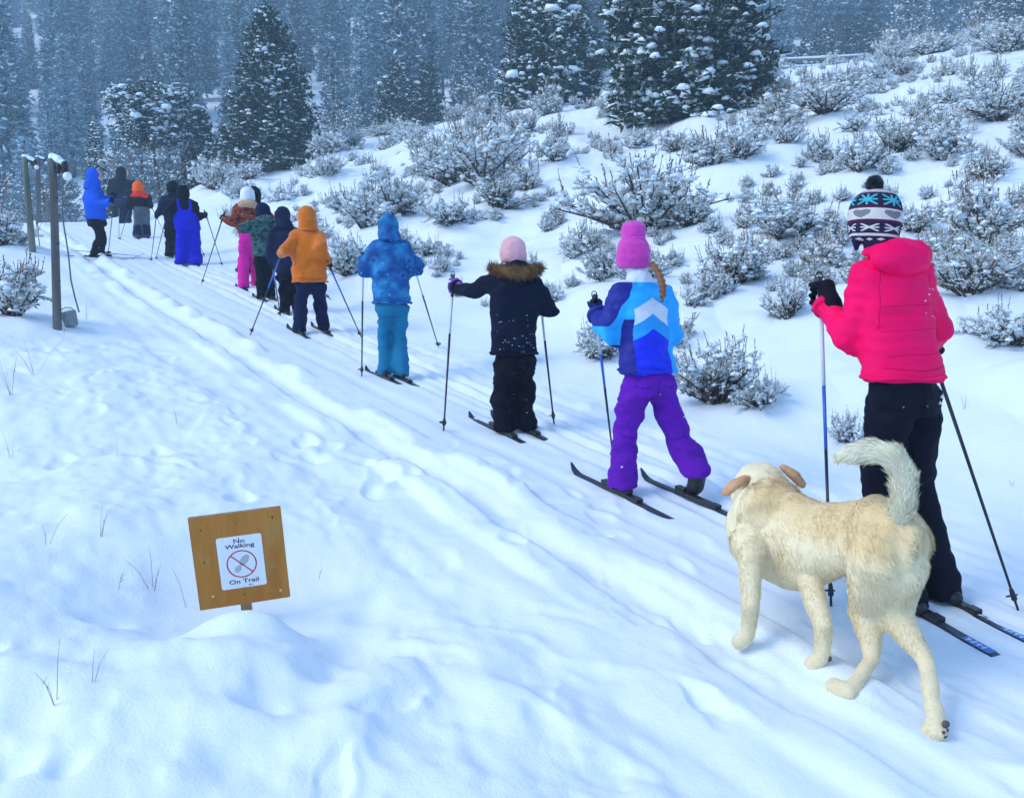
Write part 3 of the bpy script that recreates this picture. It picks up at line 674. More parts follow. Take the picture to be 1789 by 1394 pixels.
rg_ = np.random.default_rng(77); n_ = 2600; D_ = 5.5 * (60 / 5.5) ** rg_.random(n_); px_ = rg_.uniform(420, 1850, n_); x_ = (px_ - CX) / FPX * D_; s_a, t_a = st(x_, D_)
k_ = (t_a > 1.7) & ((D_ > 9) | (t_a > 2.3)) & (vnoise(x_ * .5, D_ * .5, 0, 93) > -.15)
x_, D_ = x_[k_][:760], D_[k_][:760]; z_ = gz(x_, D_); m_ = len(x_); sz_ = rg_.uniform(.22, .6, m_) * (.8 + .5 * sstep(D_, 14, 32))
pm = bpy.data.meshes.new('low_sagebrush'); pm.from_pydata([(float(a), float(b), float(c - .12 * d)) for a, b, c, d in zip(x_, D_, z_, sz_)], [], [])
a = pm.attributes.new('sz', 'FLOAT', 'POINT'); a.data.foreach_set('value', sz_.astype(np.float32)); a = pm.attributes.new('rz', 'FLOAT', 'POINT'); a.data.foreach_set('value', rg_.uniform(0, 6.28, m_).astype(np.float32)); a = pm.attributes.new('ix', 'INT', 'POINT'); a.data.foreach_set('value', rg_.integers(0, 4, m_).astype(np.int32))
lo_ = obj('low_sagebrush', pm); tag(lo_, 'low half-buried sagebrush sprigs covering the snowy hillside', 'brush', kind='stuff')
ng2 = ng.copy()
for n in ng2.nodes:
    if n.bl_idname == 'GeometryNodeCollectionInfo': n.inputs['Collection'].default_value = sc_col
lo_.modifiers.new('scatter', 'NODES').node_group = ng2

# dry grass sprigs in the foreground snow
def sprig(seed, n=4, h=.2):
    rng = np.random.default_rng(seed); g = G()
    for i in range(n):
        az = rng.uniform(0, 6.28); l = rng.uniform(.15, .8); hh = h * rng.uniform(.5, 1.1)
        e = np.array([math.cos(az) * l * hh, math.sin(az) * l * hh, hh]); g.tube([(0, 0, -.03), e * .5 + [0, 0, hh * .08], e], [.0011, .0009, .0005], 4, cap=False)
        if rng.random() < .5: q = e * .6; g.tube([q, q + e * .2 + rng.normal(0, .02, 3)], [.001, .0006], 3, cap=False)
    return g.mesh('grass_sprig', M['straw_grey'])
M['straw_grey'] = simple('grey_dry_grass', (.34, .29, .25), .9, .1, .25, 20, 60, 0)
for i, (px, py, h, n, lab) in enumerate([(98, 1225, .16, 3, 'leaning dry grass stalks in the bottom left snow'), (160, 1190, .10, 2, 'short dry stalks right of the leaning bottom left grass'), (268, 1030, .13, 4, 'forked dry grass left of the wooden sign'), (328, 1060, .26, 1, 'single tall dry stalk just left of the wooden sign'),
    (80, 952, .10, 2, 'two short stalks far left level with the sign top'), (175, 935, .12, 3, 'small dry tuft upper left of the sign'), (20, 800, .16, 3, 'dry tuft at the left edge halfway down'), (20, 690, .25, 6, 'bent dry grasses at the left edge below the post'), (60, 655, .3, 5, 'pale dry grass clump left below the lamp post'),
    (110, 590, .28, 4, 'thin grass at the foot of the near lamp post'), (150, 560, .3, 3, 'thin grass right of the metal bucket'), (1770, 850, .05, 2, 'broken twig lying on the snow at the right edge'), (205, 1030, .07, 2, 'tiny dry stalks left of the forked grass'), (555, 1010, .05, 1, 'tiny stalk right of the wooden sign'), (205, 800, .12, 1, 'lone thin stalk in the left snow'),
    (1685, 715, .12, 3, 'dry sprig right of the black trousers'), (985, 460, .3, 5, 'dry stalks behind the navy parka'), (310, 740, .10, 2, 'little stalks left of the old ski track')]):
    q = hit(px, py); o = obj('dry_grass', sprig(600 + i, n, h), None, q, i); tag(o, lab, 'grass')

# ------------------------------------------------------------------ lamp posts with cords, rail fence, sign
M['post_wood'] = simple('weathered_post_wood', (.12, .112, .108), .95, .1, .4, 10, 60, .7, .012, (1, 1, .12))
M['post_green'] = simple('greenish_post_wood', (.14, .155, .12), .95, .1, .35, 10, 60, .7, .012, (1, 1, .12))
M['black_metal'] = simple('black_fixture', (.015, .015, .018), .5, .4, .2, 20, 60, .1)
M['globe'] = simple('frosted_globe_glass', (.78, .80, .78), .35, .5, .04, 8, 50, .05)
M['cord'] = simple('grey_cord', (.11, .13, .125), .7, .3, .2, 30, 80, .1)
M['bucket'] = simple('galvanised_bucket', (.20, .25, .265), .45, .5, .18, 14, 60, .15)
def lamp_post(base, topz, lean, r, seed, label, wood, cordx=None, bucket_label=None, arm=(.16, -.02, -.10), cord_pts=None):
    rng = np.random.default_rng(seed); t = thing('lamp_post', label, 'lamp post', base); Hh = topz - base[2]
    g = G(); n = 8; zs = np.linspace(-.25, Hh, n)
    def ax(z): return np.array([lean * z / Hh, 0, z])
    rings = []
    for z in zs:
        rr = r * (1.1 - .18 * max(0, z) / Hh); rings.append([ax(z) + [math.cos(a) * rr * (1 + .06 * math.sin(3 * a + seed)), math.sin(a) * rr, 0] for a in np.linspace(0, 6.283, 14, endpoint=False)])
    g.loft(rings); obj('post', g.mesh('post', M[wood]), t)
    top = ax(Hh); q = G(); q.ell(top + [0, 0, .015], (r * 1.05, r * 1.05, .035)); 
    a = np.array(arm)
    q.tube([top + [r * .6, 0, .01], top + a * .5 + [0, 0, .02], top + a * .95 + [0, 0, .012]], [.035, .034, .028], 8)
    obj('snow_load', remesh(q, 'snow', M['snowcap'], .01, 3, lambda p: .006 * vnoise(p[:, 0] * 40, p[:, 1] * 40, p[:, 2] * 40, seed)), t)
    q = G(); q.tube([top + [0, 0, -.05], top + a * .55 + [0, 0, -.03], top + a], [.018, .018, .016], 8); obj('arm', q.mesh('arm', M['black_metal']), t)
    q = G(); q.tube([top + a + [0, 0, .01], top + a + [.0, 0, -.055]], [.030, .026], 10); q.tube([top + a + [-.05, 0, .0], top + a + [-.055, 0, -.06]], [.022, .014], 8)
    obj('lamp_socket', q.mesh('lamp_socket', M['black_metal']), t)
    q = G(); q.ell(top + a + [.018, 0, -.09], (.036, .036, .038), None, 16, 11); obj('lamp_globe', q.mesh('lamp_globe', M['globe']), t)
    for k in range(3): z = rng.uniform(.2, .8) * Hh; q = G(); q.tube([ax(z) + [r * .9, -r * .3, 0], ax(z) + [r * 1.25, -r * .4, .005]], [.008, .006], 6); obj('nail', q.mesh('nail', M['black_metal']), t)
    return t
b1 = hit(100, 575); z1 = W(92, 278, b1[1])[2]; k1 = b1[1] / FPX
lamp_post(b1, z1, W(92, 278, b1[1])[0] - b1[0], 6.6 * k1, 1, 'weathered grey lamp post, nearest one, left of the trail', 'post_wood', arm=(.115, -.03, -.06))
b2 = hit(57, 440); z2 = W(42, 275, b2[1])[2]; k2 = b2[1] / FPX
lamp_post(b2, z2, W(43, 275, b2[1])[0] - b2[0], 5 * k2, 2, 'greenish leaning lamp post, second one back at the left', 'post_green', arm=(.17, 0, -.07))
D3 = 25.; b3 = np.array([(80 - CX) / FPX * D3, D3, 0]); b3[2] = gz(b3[0], b3[1]); z3 = W(66, 275, D3)[2]
lamp_post(b3, z3, W(66, 275, D3)[0] - b3[0], 4 * D3 / FPX, 3, 'thin lamp post farthest back, between the other two posts', 'post_wood', arm=(.2, 0, -.06))
def cord(pts, r, label):
    g = G(); P = [W(px, py, D) for px, py, D in pts]; P[-1][2] = max(P[-1][2], gz(P[-1][0], P[-1][1]) - .02)
    Q = []
    for i in range(len(P) - 1):
        for e in range(4): Q.append(P[i] + (P[i + 1] - P[i]) * e / 4)
    Q.append(P[-1]); g.tube(Q, [r] * len(Q), 6, cap=False); o = obj('power_cord', g.mesh('cord', M['cord'])); tag(o, label, 'cord')
cord([(110, 300, 8.42), (109, 380, 8.4), (119, 440, 8.36), (124, 490, 8.34), (131, 520, 8.3), (138, 545, 8.22)], .007, 'grey cord hanging from the nearest lamp down to the metal bucket')
cord([(63, 290, 16.0), (66, 395, 16.0), (68, 420, 15.9), (70, 436, 15.8)], .008, 'grey cord hanging beside the second lamp post')
qb = hit(126, 572); t = thing('metal_bucket', 'small grey metal bucket tipped in snow at the foot of the nearest post', 'bucket', qb + np.array([0, 0, .01]))
kk = qb[1] / FPX; g = G(); R_ = Matrix.Rotation(math.radians(-14), 3, 'Y'); n = 18; rb = []
prof = [(.0, -.01), (10.5, 0), (13.2, 24), (13.8, 24.5), (13.4, 25.5), (12.6, 25), (11.6, 14), (11.0, 12), (0.2, 12)]
for (rr, zz) in prof: rb.append([np.array(R_ @ Vector((math.cos(a) * max(rr, .1) * kk, math.sin(a) * max(rr, .1) * kk, zz * kk))) for a in np.linspace(0, 6.283, n, endpoint=False)])
g.loft(rb); obj('pail', g.mesh('pail', M['bucket']), t)
g = G(); g.ell(np.array(R_ @ Vector((0, 0, 22 * kk))), (12 * kk, 12 * kk, 8 * kk)); obj('snow_fill', g.mesh('snow_fill', M['snowcap']), t)
g = G(); g.tube([np.array(R_ @ Vector((math.cos(a) * 13 * kk, -.02, (24 + 9 * math.sin(a)) * kk))) for a in np.linspace(0, 3.14, 9)], [.004] * 9, 6, cap=False); obj('handle', g.mesh('handle', M['black_metal']), t)

# rail fence on the crest
M['rail'] = simple('grey_rail_wood', (.20, .175, .15), .95, .1, .3, 6, 40, .4, .01)
M['post_tan'] = simple('tan_post_wood', (.36, .215, .10), .95, .1, .3, 6, 40, .4, .01, (1, 1, .2))
DF = 50.; 
def fp(px, py, D=DF): return W(px, py, D)
f0, f1 = fp(1334, 107), fp(1512, 98, 52)
t = thing('rail_fence', 'snow-topped wooden rail fence on the crest at upper right', 'fence', (f0[0], f0[1], gz(f0[0], f0[1])))
O = np.array(t.location)
for dz, r in ((0, .075), (-.42, .07)):
    g = G(); g.tube([f0 + [0, 0, dz] - O, (f0 + f1) / 2 + [0, 0, dz - .03] - O, f1 + [0, 0, dz] - O], [r, r * .95, r], 8); obj('rail', g.mesh('rail', M['rail']), t)
    g = G(); g.tube([f0 + [0, 0, dz + r] - O, (f0 + f1) / 2 + [0, 0, dz + r - .02] - O, f1 + [0, 0, dz + r] - O], [.07, .09, .07], 8, flat=((0, 0, 1), .8)); obj('rail_snow', g.mesh('rail_snow', M['snowcap']), t)
for u in (.04, .5, .96):
    p = f0 + (f1 - f0) * u; g = G(); zg = gz(p[0], p[1]); g.tube([np.array([p[0], p[1] + .1, zg - .3]) - O, np.array([p[0], p[1] + .1, p[2] + .12]) - O], [.09, .08], 8); obj('fence_post', g.mesh('fence_post', M['rail']), t)
g = G(); g.tube([f0 + [.35, 0, -.05] - O, fp(1374, 128, 49.5) - O], [.06, .06], 8); obj('brace', g.mesh('brace', M['rail']), t)
bp = fp(1328, 122, 49.); zt = fp(1325, 42, 49.)[2]; zg = gz(bp[0], bp[1]); t = thing('wooden_post', 'tall tan wooden post at the left end of the rail fence', 'post', (bp[0], bp[1], zg))
g = G(); g.tube([(0, 0, -.3), (0, 0, (zt - zg) * .5), (-.05, 0, zt - zg)], [.16, .15, .13], 10, cap=False); obj('post', g.mesh('post', M['post_tan']), t)
g = G(); g.ell((-.05, 0, zt - zg + .02), (.15, .15, .08)); obj('snow_cap', g.mesh('snow_cap', M['snowcap']), t)

# no-walking sign
def plank_mat():
    m = Mat('sign_plywood', .8, .25)
    n = m.noise(5, 6, (1.2, 1, .35), .6); n2 = m.noise(40, 4, (1, 1, .08), .6)
    col = m.ramp(n * .6 + n2 * .4, [(.3, (.36, .13, .02)), (.5, (.48, .195, .034)), (.7, (.56, .26, .06))])
    stain = m.noise(3.2, 3); col = m.mix(stain.gt(.56) * .35, col, (.38, .25, .09))
    m.color(col); m.bump(n2, .5, .003); return m.m
M['ply'] = plank_mat()
M['ply_edge'] = simple('plywood_edge', (.30, .20, .10), .9, .1, .3, 60, 100, .3, .002)
M['plate'] = simple('white_sign_plate', (.80, .82, .84), .4, .45, .03, 6, 40, .03)
M['print_black'] = simple('black_print', (.02, .018, .05), .6, .2, .1, 20, 50, 0)
M['print_red'] = simple('red_print', (.50, .012, .05), .6, .2, .1, 20, 50, 0)
M['print_grey'] = simple('grey_print', (.36, .40, .42), .6, .2, .1, 20, 50, 0)
M['rust'] = simple('rusty_screw', (.10, .045, .02), .8, .3, .3, 60, 90, .3)
M['chip'] = simple('pale_wood_chip', (.62, .46, .30), .9, .1, .2, 40, 90, .2)
DS = 2.95; sc_ = W((338 + 490 + 501 + 350) / 4, (900 + 877 + 1048 + 1073) / 4, DS)
sgz = gz(sc_[0], sc_[1])
t = thing('trail_sign', 'tilted brown plywood sign with white no-walking plate in the foreground snow', 'sign', (sc_[0], sc_[1], sgz))
k = DS / FPX; bw, bh = 154 * k / math.cos(math.radians(15)) * .985, 173 * k
RS = Matrix.Rotation(math.radians(15), 3, 'Z') @ Matrix.Rotation(math.radians(6), 3, 'X') @ Matrix.Rotation(math.radians(-4.4), 3, 'Y')
RS = np.array(RS); C0 = np.array([0, 0, sc_[2] - sgz])
def S(u, v, d=0): return C0 + RS @ np.array([u, -d, v])       # board coordinates in metres, d = towards the viewer
def slab(poly, d0, d1):
    g = G(); n = len(poly); g.add([S(u, v, d1) for u, v in poly] + [S(u, v, d0) for u, v in poly], [tuple(range(n))] + [tuple(range(2 * n - 1, n - 1, -1))] + [(i, i + n, (i + 1) % n + n, (i + 1) % n) for i in range(n)])
    return g
def rrect(w_, h_, r, n=6):
    P = []
    for cx_, cy_, a0 in ((w_ - r, h_ - r, 0), (-w_ + r, h_ - r, 90), (-w_ + r, -h_ + r, 180), (w_ - r, -h_ + r, 270)):
        for e in range(n + 1): a = math.radians(a0 + 90 * e / n); P.append((cx_ + r * math.cos(a), cy_ + r * math.sin(a)))
    return P
bd = rrect(bw / 2, bh / 2, .003, 2)
obj('board', slab(bd, -.009, .009).mesh('board', M['ply'], False), t)
g = slab(rrect(bw / 2 + .0004, bh / 2 + .0004, .003, 2), -.0085, .0068); obj('board_edge', g.mesh('board_edge', M['ply_edge'], False), t)
pu, pv = .0035, -.010; pw, ph = 76.5 * k / math.cos(math.radians(15)) * .98 / 2, 98 * k / 2
pl = obj('sign_plate', slab([(u + pu, v + pv) for u, v in rrect(pw, ph, .008)], .009, .0115).mesh('sign_plate', M['plate'], False), t)
def disc(u, v, r, d0, d1, n=20): return slab([(u + r * math.cos(a), v + r * math.sin(a)) for a in np.linspace(0, 6.283, n, endpoint=False)], d0, d1)
def text(s, u, v, size, mat, wide=1.4):
    cu = bpy.data.curves.new('t', 'FONT'); cu.body = s; cu.size = size; cu.align_x = 'CENTER'; cu.offset = .012 * size / .02 * .02; cu.extrude = .0002
    o = bpy.data.objects.new('t', cu); TMP.collection.objects.link(o)
    with bpy.context.temp_override(scene=TMP, view_layer=TMP.view_layers[0]):
        dg = bpy.context.evaluated_depsgraph_get(); dg.update(); me = bpy.data.meshes.new_from_object(o.evaluated_get(dg), depsgraph=dg)
    bpy.data.objects.remove(o)
    co, _ = vdata(me); new = np.array([S(u + x * wide, v + y, .0119 + z) for x, y, z in co], np.float32); me.vertices.foreach_set('co', new.ravel()); me.update()
    me.materials.clear(); me.materials.append(M[mat]); obj('lettering', me, pl)
text('No', pu - .001, pv + ph - .0235, .0205, 'print_black'); text('Walking', pu, pv + ph - .0415, .0205, 'print_black'); text('On Trail', pu + .001, pv - ph + .0175, .0205, 'print_black')
cu_, cv_, cr = pu, pv - .007, .0495
g = G(); n = 48; A_ = np.linspace(0, 6.283185, n, endpoint=False)
v_ = [S(cu_ + r * math.cos(a), cv_ + r * math.sin(a), d) for a in A_ for r, d in ((cr, .0119), (cr - .0042, .0119))]
g.add(v_, [(2 * i, 2 * ((i + 1) % n), 2 * ((i + 1) % n) + 1, 2 * i + 1) for i in range(n)]); obj('prohibition_ring', g.mesh('ring', M['print_red'], False), pl)
a = math.radians(135); ux, uy = math.cos(a), math.sin(a); hw_ = .0019
obj('prohibition_slash', slab([(cu_ + ux * cr * .96 * e - uy * hw_ * f_, cv_ + uy * cr * .96 * e + ux * hw_ * f_) for e, f_ in ((1, 1), (1, -1), (-1, -1), (-1, 1))], .0121, .0123).mesh('slash', M['print_red'], False), pl)
fa = math.radians(52)                                         # boot print: sole and heel made of tread bars
for c0, L, wd, n in ((.0150, .0225, .0125, 7), (-.0220, .0135, .0100, 4)):
    for i in range(n):
        y0 = c0 - L + 2 * L * (i + .12) / n; y1 = c0 - L + 2 * L * (i + .86) / n; P = []
        hw0 = wd * math.sqrt(max(.05, 1 - ((y0 - c0) / L) ** 2 * .9)); hw1 = wd * math.sqrt(max(.05, 1 - ((y1 - c0) / L) ** 2 * .9))
        for x_, y_ in ((-hw0, y0), (hw0, y0), (hw1, y1), (-hw1, y1)): P.append((cu_ + y_ * math.cos(fa) - x_ * math.sin(fa), cv_ + y_ * math.sin(fa) + x_ * math.cos(fa)))
        obj('tread_mark', slab(P, .0117, .0119).mesh('tread', M['print_grey'], False), pl)
obj('emblem', disc(pu + .018, pv - ph + .0072, .0028, .0117, .0119).mesh('emblem', M['print_black'], False), pl)
for i in range(3): obj('small_print', slab([(pu + .0225 + u, pv - ph + .0055 + i * .0017 + v) for u, v in rrect(.001, .0004, .0001, 1)] if False else [(pu + .0215, pv - ph + .0052 + i * .0017), (pu + .0315 - i * .001, pv - ph + .0052 + i * .0017), (pu + .0315 - i * .001, pv - ph + .006 + i * .0017), (pu + .0215, pv - ph + .006 + i * .0017)], .0117, .0119).mesh('small_print', M['print_grey'], False), pl)
for u, v in ((pu, pv + ph - .006), (pu, pv - ph + .005)): obj('screw', disc(u, v, .0014, .0117, .0126, 10).mesh('screw', M['rust'], False), pl)
for u, v, r in ((-bw / 2 + .035, bh / 2 - .045, .0035), (.0, bh / 2 - .035, .0025), (bw / 2 - .03, bh / 2 - .032, .005), (-bw / 2 + .034, .005, .004), (.0, -bh / 2 + .035, .004)):
    obj('knot', slab([(u + r * math.cos(a) * .6, v + r * math.sin(a) * 1.3) for a in np.linspace(0, 6.283, 9, endpoint=False)], .0085, .0094).mesh('knot', M['rust'], False), t)
for u, v in ((-bw / 2 + .047, -bh / 2 + .044), (bw / 2 - .03, -bh / 2 + .030)):
    obj('torn_chip', slab([(u - .003, v - .005), (u + .004, v - .004), (u + .005, v + .002), (u - .001, v + .006), (u - .004, v + .002)], .0085, .0098).mesh('chip', M['chip'], False), t)
g = G(); g.box(S(-.001, -bh / 2 - .12, -.02), (.018, .010, .20), RS); obj('stake', g.mesh('stake', M['ply_edge'], False), t)

# ------------------------------------------------------------------ people on skis
M['skin'] = simple('skin', (.56, .34, .26), .55, .4, .06, 10, 120, .05)
M['eye'] = simple('eye', (.03, .025, .025), .2, .6, .1, 10, 50, 0)
M['boot'] = simple('black_boot', (.016, .016, .02), .55, .4, .3, 30, 80, .2)
M['ski_top'] = simple('ski_topsheet', (.018, .022, .035), .35, .5, .3, 12, 90, .1)
M['ski_blue'] = simple('ski_tail_label', (.03, .16, .55), .35, .5, .1, 30, 90, 0)
M['ski_white'] = simple('ski_print', (.7, .75, .8), .4, .4, .1, 30, 90, 0)
M['binding'] = simple('binding_plastic', (.02, .02, .024), .4, .5, .2, 30, 90, .1)
M['pole_black'] = simple('pole_black', (.012, .012, .02), .35, .5, .2, 20, 90, 0)
M['pole_white'] = simple('pole_white', (.55, .6, .68), .35, .5, .1, 20, 90, 0)
M['pole_blue'] = simple('pole_blue', (.02, .12, .5), .35, .5, .15, 20, 90, 0)
M['pole_green'] = simple('pole_dark_green', (.03, .055, .06), .4, .5, .15, 20, 90, 0)
def F(n, c, **k): M[n] = fabric(n, c, **k); return n
F('glove_black', (.006, .006, .012)); F('glove_purple', (.20, .08, .42)); F('glove_navy', (.010, .016, .09))
def ik(a, b, l1, l2, hint):
    a, b, hint = map(lambda q: np.array(q, float), (a, b, hint)); d = b - a; L = np.linalg.norm(d)
    if L > (l1 + l2) * .985: s = L / ((l1 + l2) * .985); l1 *= s; l2 *= s
    u = d / L; x = (l1 * l1 - l2 * l2 + L * L) / (2 * L); h = math.sqrt(max(0, l1 * l1 - x * x)); p = hint - u * (hint @ u)
    return a + u * x + nrm(p) * h
def ski(loc, heading, length, back, label, pitch, w_=.046, tail_label=False, group=None):
    t = thing('ski', label, 'ski', loc); t.rotation_euler = (0, 0, 0)
    t.rotation_mode = 'QUATERNION'; t.rotation_quaternion = (Matrix.Rotation(math.radians(heading), 3, 'Z') @ Matrix.Rotation(pitch, 3, 'X')).to_quaternion()
    g = G(); rings = []; n = 26
    for i in range(n + 1):
        q = -back + length * i / n; f = i / n; up = 0.0
        tipL = .16 * length / 1.6
        e = (q - (length - back - tipL)) / tipL
        if e > 0: up = .085 * (length / 1.6) * e ** 2
        ww = w_ * .5 * (1 - .10 * math.sin(math.pi * f)) * (1 if f < .9 else max(.25, math.sqrt(max(0, 1 - ((f - .9) / .1) ** 2))))
        th = .004 + .007 * math.exp(-((q) / .3) ** 2)
        rings.append([np.array([sx * ww, q, up + z]) for sx, z in ((-1, 0), (1, 0), (1, th * .7), (.75, th + .002), (-.75, th + .002), (-1, th * .7))])
    g.loft(rings); bd = obj('ski_body', g.mesh('ski_body', M['ski_top'], False), t)
    g = G(); g.box((0, .0, .018), (w_ * .42, .14, .007)); g.box((0, .115, .03), (w_ * .36, .03, .012)); g.box((0, -.12, .022), (w_ * .36, .02, .008)); obj('binding', g.mesh('binding', M['binding'], False), t)
    if tail_label:
        g = G(); g.box((0, -back + .085, .0085), (w_ * .40, .07, .0012)); lb = obj('tail_label', g.mesh('tail_label', M['ski_blue'], False), t)
        rs = random.Random(3)
        for i in range(4):
            y_ = -back + .045 + i * .02; g = G(); g.box((rs.uniform(-.004, .004), y_, .0101), (w_ * .26, .0026, .0006)); g.box((rs.uniform(-.008, .008), y_ + .006, .0101), (.0016, .006, .0006)); obj('print_mark', g.mesh('print', M['ski_white'], False), lb)
    return t
def pole(tip, hand, label, cols, r=.0075, over=.06, k=1.0, basket='disc'):
    tip = np.array(tip, float); hand = np.array(hand, float); d = nrm(hand - tip); L = np.linalg.norm(hand - tip) + over
    t = thing('ski_pole', label, 'ski pole', tip); t.rotation_mode = 'QUATERNION'; t.rotation_quaternion = Vector(d).to_track_quat('Z', 'Y')
    cuts = [0] + [c[0] for c in cols[:-1]] + [1.0]; top = L - .13
    for i, (q, mt) in enumerate(cols):
        a, b = cuts[i] * top, cuts[i + 1] * top
        g = G(); g.tube([(0, 0, a), (0, 0, (a + b) / 2), (0, 0, b)], [r * (.62 + .5 * a / top), r * (.62 + .5 * (a + b) / 2 / top), r * (.62 + .5 * b / top)], 8, cap=False); obj('shaft', g.mesh('shaft', M[mt]), t)
    g = G(); g.tube([(0, 0, L - .145), (0, 0, L - .09), (0, 0, L - .02), (.006, 0, L)], [r * 1.3, r * 1.75, r * 1.65, r * 2.0], 10); obj('grip', g.mesh('grip', M['pole_black']), t)
    g = G(); A = np.linspace(0, 6.283, 15); g.tube([(.004 + .013 * math.sin(a), -.004 * math.cos(a), L + .012 - .018 * math.cos(a)) for a in A[:-1]], [.0026] * 14, 5, cap=False); obj('strap', g.mesh('strap', M['pole_black']), t)
    g = G(); zb = .055
    g.tube([(0, 0, zb - .012), (0, 0, zb + .02)], [r * 1.5, r * 1.1], 8); A = np.linspace(0, 6.283, 13)[:-1]
    g.tube([(.021 * math.cos(a) + .007, .016 * math.sin(a), zb) for a in np.linspace(0, 6.283, 13)], [.0035] * 13, 5, cap=False)
    g.box((.01, 0, zb), (.021, .004, .0025)); obj('basket', g.mesh('basket', M['pole_black']), t)
    return t
def glove(c, axis, towrist, r, name, mat, vox, parent, mitten=False):
    """closed hand: palm, four fingers curled round the pole and a thumb"""
    a = nrm(np.array(axis, float)); u = np.array(towrist, float); u = u - a * (u @ a)
    u = nrm(u) if np.linalg.norm(u) > .05 else nrm(np.cross(a, [1, 0, 0.1])); v = np.cross(a, u); g = G()
    hw3 = nrm(np.array(towrist, float)); wr = np.array(c) + u * r * .9 + hw3 * r * 1.3
    g.tube([np.array(c) + u * r * .95 - a * r * .55, np.array(c) + u * r * .95 + a * r * .75], [r * .72, r * .72], 10)
    g.tube([np.array(c) + u * r * .9, wr], [r * .85, r * .78], 12); g.tube([wr, np.array(c) + hw3 * r * 2.6], [r * .80, r * .88], 12)
    if mitten:
        g.tube([np.array(c) + u * math.cos(th) * r * .85 + v * math.sin(th) * r * .85 for th in np.radians([10, 60, 110, 160, 205])], [r * .62, r * .62, r * .58, r * .52, r * .45], 10)
    else:
        for i, (off, ln) in enumerate(((-.95, 190), (-.32, 215), (.32, 220), (.95, 200))):
            g.tube([np.array(c) + a * r * off + u * math.cos(th) * r * .86 + v * math.sin(th) * r * .86 for th in np.radians(np.linspace(5, ln, 6))], [r * .34, r * .35, r * .34, r * .32, r * .29, r * .25], 8)
    g.tube([np.array(c) + u * r * 1.0 + a * r * .5, np.array(c) + u * r * .5 - v * r * .75 + a * r * .95, np.array(c) - u * r * .25 - v * r * .8 + a * r * 1.15], [r * .38, r * .34, r * .27], 8)
    obj(name, remesh(g, name, M[mat], vox, 2), parent); return wr

